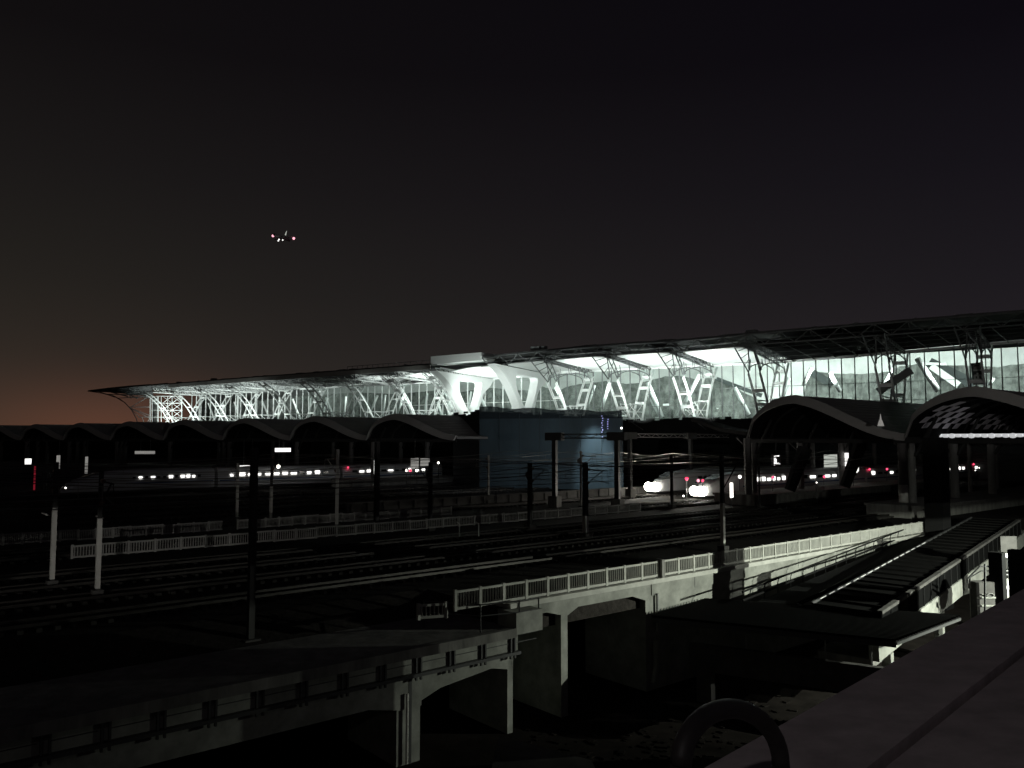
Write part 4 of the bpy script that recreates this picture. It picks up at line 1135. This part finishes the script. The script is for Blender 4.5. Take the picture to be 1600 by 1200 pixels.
# shelter
sh = thing('slatted_shelter', 'low dark shelter roof of close slats on thin posts at right of centre', 'shelter', g(1250, 1010, -3.7))
c1 = g(1030, 968, -1.9); c2_ = g(1400, 1000, -1.9); c3 = g(1500, 962, -1.9); c4_ = g(1100, 936, -1.9)
c1 = g(1018, 962, -1.9)
b = MB(); n = 26
b.slab([[c1 - Z * .12, c2_ - Z * .12], [c4_ - Z * .12, c3 - Z * .12]], (0, 0, .05)); b.build('roof_sheet', 'shed_roof', sh)
b = MB()
for i in range(n + 1):
    b.beam(c1.lerp(c4_, i / n), c2_.lerp(c3, i / n), .09, .12)
b.build('slats', 'shed_roof', sh)
b = MB()
for i in range(9): b.beam(c1.lerp(c2_, i / 8) - Z * .2, c4_.lerp(c3, i / 8) - Z * .2, .12, .16)
b.beam(c1 - Z * .25, c2_ - Z * .25, .14, .3); b.build('frame', 'dark_metal', sh)
for (px, yt, yb) in ((1106, 968, 1006), (1166, 975, 1014), (1290, 988, 1030), (1362, 995, 1040)):
    q = g(px, yb, -3.72); b = MB(); b.tube([q, (q.x, q.y, -2.0)], .05, 6); b.build('post', 'rail_grey', sh)
# enclosed escalator bridge running up to the right
def ramp_pts(l0, l1, z0, z1): return g(*l0, z0), g(*l1, z1)
br = thing('covered_walkway', 'long sloping walkway with dark glazed sides and pale concrete girder at right', 'walkway', g(1400, 960, -2))
E0, E1 = g(1375, 959, -1.6), g(1592, 814, .9)         # right top edge
D0 = g(1322, 947, -1.6); D1 = g(1500, 842, .5)
dv = (E1 - E0).normalized(); sd = Vector((dv.y, -dv.x, 0)).normalized()
Wd = (D0 - E0).dot(-sd)
print('walkway width', Wd, E0, E1)
Wd = 4.2
L0 = E0 - sd * Wd; L1 = E1 - sd * Wd
# roof bars and sheet
b = MB(); b.slab([[L0 - Z * .1, E0 - Z * .1], [L1 - Z * .1, E1 - Z * .1]], (0, 0, .06)); b.build('roof_sheet', 'shed_roof', br)
b = MB()
for i in range(27): b.beam(L0.lerp(L1, i / 26) + Z * .03, E0.lerp(E1, i / 26) + Z * .03, .1, .12)
b.build('roof_bars', 'shed_roof', br)
b = MB(); b.beam(E0 + Z * .08, E1 + Z * .08, .32, .2); b.build('edge_coping', 'concrete_dark', br)
b = MB(); b.beam(L0 + Z * .08, L1 + Z * .08, .14, .16); b.build('edge_rail', 'dark_metal', br)
b = MB(); b.slab([[E0 + sd * .02, E1 + sd * .02], [E0 + sd * .02 - Z * 1.35, E1 + sd * .02 - Z * 1.35]], sd * .06)
b.build('side_glazing', 'void_black', br)
for i in range(25):
    b = MB(); q = E0.lerp(E1, i / 24) + sd * .12; b.beam(q, q - Z * 1.35, .07); b.build('side_bar', 'near_black', br)
b = MB(); b.beam(E0 + dv * -1 - Z * 1.98 + sd * -.1, E1 + dv * 3 - Z * 1.98 + sd * -.1, .6, 1.25); b.build('girder', 'concrete', br)
b = MB(); b.beam(E0 - Z * 3.1 - sd * 2.2, E1 - Z * 2.9 - sd * 2.2, 3.4, .5); b.build('deck', 'concrete_old', br)
for k in (.05, .33, .62, .92):
    q = E0.lerp(E1, k) - sd * .3; b = MB(); b.box((q.x, q.y, (q.z - 2.9 - 7.2) / 2), .28, .28, (q.z - 2.9 + 7.2) / 2, dv, sd); b.build('pillar', 'concrete', br)
# dashed lit line lamps along the left roof edge
for i in range(16):
    q = L0.lerp(L1, .02 + i * .036) + Z * .22 + sd * .25
    b = MB(); b.beam(q, q + dv * .95, .05, .05); b.build('edge_lamp', 'lamp_faint', br)
# second (left) stair with hooped handrail
st = thing('stair_railing', 'sloping dark handrail with hoops crossing in front of the pale viaduct wall', 'railing', g(1320, 890, -2))
S0, S1 = g(1160, 925, -1.0), g(1452, 812, .95)
b = MB(); b.tube([S0, S1], .06, 6); b.tube([S0 - Z * .55, S1 - Z * .65], .08, 6); b.build('rail', 'near_black', st)
for i in range(19):
    q = S0.lerp(S1, (i + .5) / 19); dd = (S1 - S0).normalized()
    b = MB(); b.tube([q - Z * 1.15 - dd * .0, q - Z * .3, q - Z * .08 + dd * .12, q + dd * .45], .035, 5); b.build('hoop', 'near_black', st)
b = MB(); b.slab([[S0 - Z * 1.0, S1 - Z * 1.0 ], [S0 - Z * 1.3, S1 - Z * 1.3]], sd * 2.2); tag(b.build('stair_flight', 'near_black'), 'dark sloping stair flight below the hooped handrail', 'stair')
# pale uprights and round tank
for i, (px, y0, y1) in enumerate(((1279, 862, 905), (1305, 858, 900), (1291, 862, 898))):
    q = g(px, y1, -3.0); tp = dpt(px, y0, q.y); b = MB(); b.tube([q, (q.x, q.y, tp.z)], .075, 6); b.tube([q - Z * .4, q], .14, 6)
    tag(b.build('pipe_post', 'mast_paint' if i < 2 else 'rail_grey'), ['left pale upright post in front of the viaduct wall', 'right pale upright post in front of the viaduct wall', 'grey upright post between the two pale ones'][i], 'post')
q = g(1287, 912, -3.2); t = thing('round_planter', 'round grey concrete drum with a square block on it', 'planter', (q.x, q.y, -3.2))
b = MB(); b.tube([(q.x, q.y, -3.5), (q.x, q.y, -2.85)], 1.15, 20); b.build('drum', 'precast', t)
b = MB(); b.box((q.x + .1, q.y, -2.5), .6, .5, .35, U, V); b.build('block', 'precast', t)
q = g(1325, 905, -3.0); b = MB(); rnd = random.Random(4)
for i in range(9): b.box(q + Vector((rnd.uniform(-.7, .7), rnd.uniform(-.5, .5), rnd.uniform(-.3, .5))), rnd.uniform(.1, .4), rnd.uniform(.1, .3), rnd.uniform(.05, .2), U, V)
b.box(q - Z * .5, .8, .6, .3, U, V)
tag(b.build('rubble_heap', 'concrete_old'), 'small heap of rubble right of the round concrete drum', 'rubble')
# curved pale wall segment
q0, q1_ = g(1222, 940, -2.2), g(1282, 922, -2.2); rows = [[], []]
for i in range(11):
    k = i / 10; q = q0.lerp(q1_, k) + V * (math.sin(k * math.pi) * .5); rows[0].append(q); rows[1].append(q - Z * (.15 + .55 * k))
b = MB(); b.slab(rows, V * .2)
for i in range(1, 10, 2): b.beam(rows[0][i] - V * .03, rows[1][i] - V * .03, .04)
tag(b.build('curved_wall', 'precast'), 'short curved pale wall with upright joints behind the shelter', 'wall')
q0, q1_ = g(1284, 945, -2.2), g(1302, 940, -2.2); b = MB(); b.beam(q0, q1_, .3, .3); tag(b.build('kerb_stub', 'precast'), 'small pale kerb piece right of the curved wall', 'kerb')

# dark bridge pillars
b = MB(); q = dpt(1559, 900, 52); b.box((q.x, q.y, -2.7), .33, .4, 4.5, U, V); tag(b.build('bridge_pillar', 'near_black'), 'dark pillar between the pale girder end and the pale wall panel', 'pillar')
b = MB(); q = dpt(1593, 900, 50); b.box((q.x, q.y, -2.5), .38, .5, 4.7, U, V); tag(b.build('bridge_pillar', 'near_black'), 'dark pillar at the right frame edge beside the bright work lamp', 'pillar')
# lit panel wall between the pillars
a = dpt(1567, 842, 60); c = dpt(1584, 880, 60)
b = MB(); b.box(((a.x + c.x) / 2, 60, (a.z + c.z) / 2 - 1), .6, .1, (a.z - c.z) / 2 + 1.2); tag(b.build('panel_wall', 'concrete_dark'), 'pale wall panel between the two dark pillars', 'wall')
q = dpt(1574, 868, 55); t = thing('work_lamp', 'bright white work lamp between the two dark pillars at right', 'lamp', (q.x, q.y, -7.1))
b = MB(); b.box(q, .12, .1, .12); b.build('lens', 'lamp_warm', t); b = MB(); b.tube([(q.x + .1, q.y + .2, -7.1), q + Vector((.1, .2, 0))], .05, 6); b.build('stand', 'dark_metal', t)
lamp('POINT', 'work_light', q - Vector((0, .5, 0)), 14, (.95, 1, .93), shadow_soft_size=.1)
# heap of earth
q = g(1576, 895, -6); b = MB(); b.ball(dpt(1578, 893, 56) - Z * .7, 1.1, 10, .8); tag(b.build('earth_heap', 'soil'), 'rounded earth heap below the bright work lamp', 'heap')
# stacked crates / machine with coils
q = dpt(1534, 915, 52); t = thing('site_cabinet', 'grey site cabinet with coiled hoses on its front at right', 'cabinet', (q.x, q.y, -7.1))
b = MB(); b.box((q.x, q.y, -3.6), .58, .4, 3.55); b.build('case', 'concrete_dark', t)
b = MB()
for zz in (-1.0, -1.5, -2.1): b.box((q.x, q.y - .43, zz), .60, .03, .05)
b.build('shelf', 'concrete', t)
for dx, dz in ((-.25, -.35), (.28, -.3), (-.3, -2.35), (.05, -2.2)):
    b = MB(); pts = [(q.x + dx + .22 * math.cos(a), q.y - .45, -.55 + dz + .12 * math.sin(a)) for a in [2 * math.pi * i / 12 for i in range(13)]]; b.tube(pts, .03, 5); b.build('hose_coil', 'rail_grey', t)
# bent handrail near the cabinet
t = thing('step_railing', 'thin black bent handrail in front of the site cabinet', 'railing', dpt(1512, 915, 50))
b = MB()
b.tube([dpt(x, y, 50) for x, y in ((1512, 911), (1512, 904), (1531, 885), (1550, 885))], .05, 6); b.tube([dpt(x, y, 50) for x, y in ((1516, 909), (1516, 902), (1533, 892), (1546, 892))], .04, 6); b.build('rail', 'dark_metal', t)
b = MB(); b.tube([dpt(1539, 881, 50), dpt(1539, 960, 50)], .06, 6); b.build('post', 'dark_metal', t)
q = dpt(1515, 913, 50.5); b = MB(); b.tube([q - Z * .25, q + Z * .25], .1, 8, .07); b.tube([q + Z * .25, q + Z * .36], .04, 6); b.tube([q - Z * 4, q - Z * .25], .03, 5); tag(b.build('hanging_bottle', 'mast_paint'), 'small pale bottle-shaped object beside the black handrail', 'bottle')
# scaffold triangle
t = thing('site_scaffold', 'small grey scaffold frame at the right frame edge', 'scaffold', dpt(1580, 930, 54)); 
for (x0, y0, x1, y1) in ((1595, 882, 1596, 960), (1572, 892, 1600, 892), (1570, 898, 1600, 898), (1568, 895, 1560, 915), (1572, 892, 1556, 918)):
    b = MB(); b.tube([dpt(x0, y0, 54), dpt(x1, y1, 54)], .05, 6); b.build('tube', 'rail_grey', t)
a = dpt(1578, 905, 55); b = MB(); b.box((a.x, a.y, a.z - .7), .42, .1, .75); b.box((a.x, a.y, a.z - 3.6), .5, .3, 2.2); tag(b.build('site_board', 'precast'), 'pale lit board below the scaffold at the right edge', 'board')
q = dpt(1577, 917, 54.4); b = MB(); b.box(q, .22, .05, .08); b.box(q - Z * .12, .25, .06, .03); tag(b.build('strip_light', 'lamp_warm'), 'short bright strip light on the pale board at the right', 'lamp')

# low slab bottom centre
b = MB(); pts = [g(780, 1150, -5.6), g(925, 1188, -5.6), g(975, 1320, -5.6), g(740, 1320, -5.6)]
b.hexa([p - Z * 1.5 for p in pts] + pts); tag(b.build('low_roof', 'concrete_dark'), 'flat grey slab roof at the bottom edge of the view left of centre', 'roof')

# rubble and weeds under the viaduct
b = MB(); rnd = random.Random(14)
for i in range(260):
    px = rnd.uniform(820, 1240); py = rnd.uniform(1085, 1190); q = g(px, py, -7.08)
    s_ = rnd.uniform(.04, .16); ax = Vector((rnd.uniform(-1, 1), rnd.uniform(-1, 1), 0)).normalized(); b.box(q, s_ * 1.6, s_, s_ * .35, ax, ax.cross(Z))
tag(b.build('rubble', 'soil'), 'scattered rubble on the ground under the viaduct', 'rubble', kind='stuff')

# ================================================================== OWN BRIDGE PARAPET (foreground)
pr = thing('bridge_parapet', 'broad out-of-focus parapet filling the lower right corner', 'parapet', (1.5, 3, 7.0))
A0, A1 = g(1100, 1200, 7.9), g(1600, 920, 7.9); dr = (A1 - A0).normalized(); nr = Vector((dr.y, -dr.x, 0))
def strip(mb, o0, z0, o1, z1, l0=-4, l1=16, n=16):
    a = A0 + dr * l0; L = l1 - l0
    mb.slab([[a + dr * (L * i / n) + nr * o0 + Z * (z0 - 7.9) for i in range(n + 1)], [a + dr * (L * i / n) + nr * o1 + Z * (z1 - 7.9) for i in range(n + 1)]], (0, 0, -.3))
b = MB(); strip(b, 0, 7.9, .42, 7.93); b.build('coping', 'parapet', pr)
b = MB(); strip(b, .45, 7.915, 1.2, 7.99); b.build('inner_kerb', 'parapet', pr)
b = MB(); strip(b, .1, 7.5, .5, 7.5); b.slab([[A0 + dr * -4 + nr * .12 - Z * .3, A0 + dr * 16 + nr * .12 - Z * .3], [A0 + dr * -4 + nr * .12 - Z * 1.6, A0 + dr * 16 + nr * .12 - Z * 1.6]], nr * .25); b.build('wall', 'parapet', pr)
b = MB(); cx, cy_ = 1142, 1195; Yp = 2.55
b.tube([dpt(cx + 78 * math.cos(a) , cy_ - 88 * math.sin(a), Yp - .25 + .25 * math.cos(a)) for a in [math.pi * 1.0 * i / 20 for i in range(21)]] , .027, 14)
leg = dpt(cx + 78, cy_, Yp); b.tube([leg, leg - Z * .5], .027, 14)
leg = dpt(cx - 78, cy_, Yp - .5); b.tube([leg, leg - Z * .5], .027, 14)
tag(b.build('bent_pipe', 'pipe', smooth=True), 'curved metal pipe hoop at the bottom edge beside the parapet', 'pipe')

# ================================================================== AEROPLANE
ap = dpt(440, 371, 1250); pl_ = thing('aeroplane', 'distant aeroplane with two pink wing lights in the night sky', 'aeroplane', ap)
hd = Vector((-.35, -.93, 0)).normalized(); sdv = Vector((hd.y, -hd.x, 0))
b = MB(); b.tube([ap - hd * 20, ap - hd * 15, ap - hd * 5, ap + hd * 13, ap + hd * 17, ap + hd * 19], 2.0, 10); b.build('fuselage', 'plane_skin', pl_, smooth=True)
for e in (-1, 1):
    b = MB(); tip = ap + sdv * (e * 17) - hd * 5 + Z * (1.0 * e * -1)
    b.slab([[ap + hd * 4, ap - hd * 3], [tip + hd * 1, tip - hd * 1]], Z * .35); b.build('wing', 'plane_skin', pl_)
    b = MB(); b.tube([ap + sdv * (e * 6) + hd * 4 - Z * 1.6, ap + sdv * (e * 6) - hd * 0 - Z * 1.6], 1.1, 8); b.build('engine', 'plane_skin', pl_)
b = MB(); b.slab([[ap - hd * 15 + Z * 1.5, ap - hd * 19 + Z * 1.5], [ap - hd * 19 + Z * 7, ap - hd * 21 + Z * 7]], sdv * .3); b.slab([[ap - hd * 16 - sdv * 6, ap - hd * 18 - sdv * 6], [ap - hd * 16 + sdv * 6, ap - hd * 18 + sdv * 6]], Z * .25); b.build('tail', 'plane_skin', pl_)
for px, py, r_, m in ((426.5, 368.5, 2.1, 'lamp_pink'), (459, 372.5, 2.1, 'lamp_pink')):
    b = MB(); b.ball(dpt(px, py, 1249), r_, 8); b.build('wing_light', m, pl_)
for px, py, r_ in ((436, 374.2, 1.2), (434.8, 376.2, 1.1), (441.8, 375, 1.1)):
    b = MB(); b.ball(dpt(px, py, 1235), r_, 8); b.build('landing_light', 'lit_white', pl_)
b = MB(); b.tube([dpt(446, 367.5, 1240), dpt(447, 363.5, 1240), dpt(448.2, 360.8, 1240)], 1.0, 6, .25); b.build('tail_light', 'lamp_faint', pl_)

# ================================================================== UNSEEN LAMPS AND SCREENS (off frame), partly added
def unseen_lamp(loc, label, energy, col, target, size, blend, hood=True):
    loc = Vector(loc); t = thing('unseen_floodlight', label, 'floodlight', (loc.x, loc.y, -7.1))
    b = MB(); b.tube([(loc.x + .9, loc.y - .9, -7.1), loc + Vector((.9, -.9, .4))], .1, 8); b.build('pole', 'dark_metal', t)
    b = MB(); b.box(loc + Z * .12, 1.4, 1.4, .03); b.build('hood', 'dark_metal', t)
    lamp('SPOT', 'unseen_beam', loc, energy, col, target, t, spot_size=size, spot_blend=blend, shadow_soft_size=.015)
    return t
t = unseen_lamp(uv(60, 8, 4.2), 'site floodlight beyond the right frame edge aimed at the viaduct wall', 46000, (.93, 1, .86), uv(62, CV, -2.5), R(142), .8)
b = MB(); b.ubox(52, 68, 9.3, 9.33, 4.055, 5.6); b.build('beam_screen', 'dark_metal', t)  # unseen screen added to keep this beam off the tracks
unseen_lamp(uv(63, 4, 4.3), 'unseen fill light added beyond the right frame edge, lighting the track masts', 7500, (.96, 1, .9), uv(63, 60, 1), R(130), .6)  # added fill, brightens the far masts
for s_, c_, w_ in ((56.8, 16, .45), (51.5, 13.4, .3)):  # unseen uprights added only to cast dark patches on the viaduct
    q = uv(s_, c_, -7.1); b = MB(); b.box(q + Z * 6, w_, .3, 6, U, V)
    tag(b.build('shadow_post', 'near_black'), 'unseen upright added to shade the viaduct, ' + ('far one' if s_ > 53 else 'near one'), 'shadow caster')
q = uv(22, -12, 9.3)  # added fill light for the canopy rims
t = thing('unseen_floodlight', 'unseen fill light added outside the frame, aimed level at the canopies', 'floodlight', (q.x, q.y, 0))
b = MB(); b.tube([(q.x, q.y, 0), q - Z * .5], .1, 8); b.build('pole', 'dark_metal', t)
tq_ = uv(85, 62, 12.0); dd = (tq_ - q); dd.z = 0; dd.normalize()
b = MB(); b.box(q + dd * 1.0 - Z * 1.52, .02, 4.5, 1.5, dd, dd.cross(Z)); b.build('beam_screen', 'dark_metal', t)  # added screen cuts the fill below canopy level
lamp('SPOT', 'canopy_beam', q, 20000, (1, .97, .93), tq_, t, spot_size=R(95), spot_blend=.4, shadow_soft_size=.015)
t = unseen_lamp(uv(-12, 21, 2.2), 'site floodlight beyond the left frame edge aimed at the track masts', 9000, (1, .98, .92), uv(12, 55, 2.2), R(18), .15)
q = uv(-12, 21, 2.2); dd = (uv(12, 55, 2.2) - q).normalized(); b = MB()
b.box(q + dd * 1.1 + Z * .468, .02, .8, .4, dd, dd.cross(Z)); b.box(q + dd * 1.1 - Z * .468, .02, .8, .4, dd, dd.cross(Z)); b.build('beam_screen', 'dark_metal', t)  # plates added to narrow the beam to a level band
lamp('POINT', 'bridge_fill', (-4, -9, 17.5), 420, (1, .93, .93), shadow_soft_size=.3)  # unseen fill light added to lift the near parapet
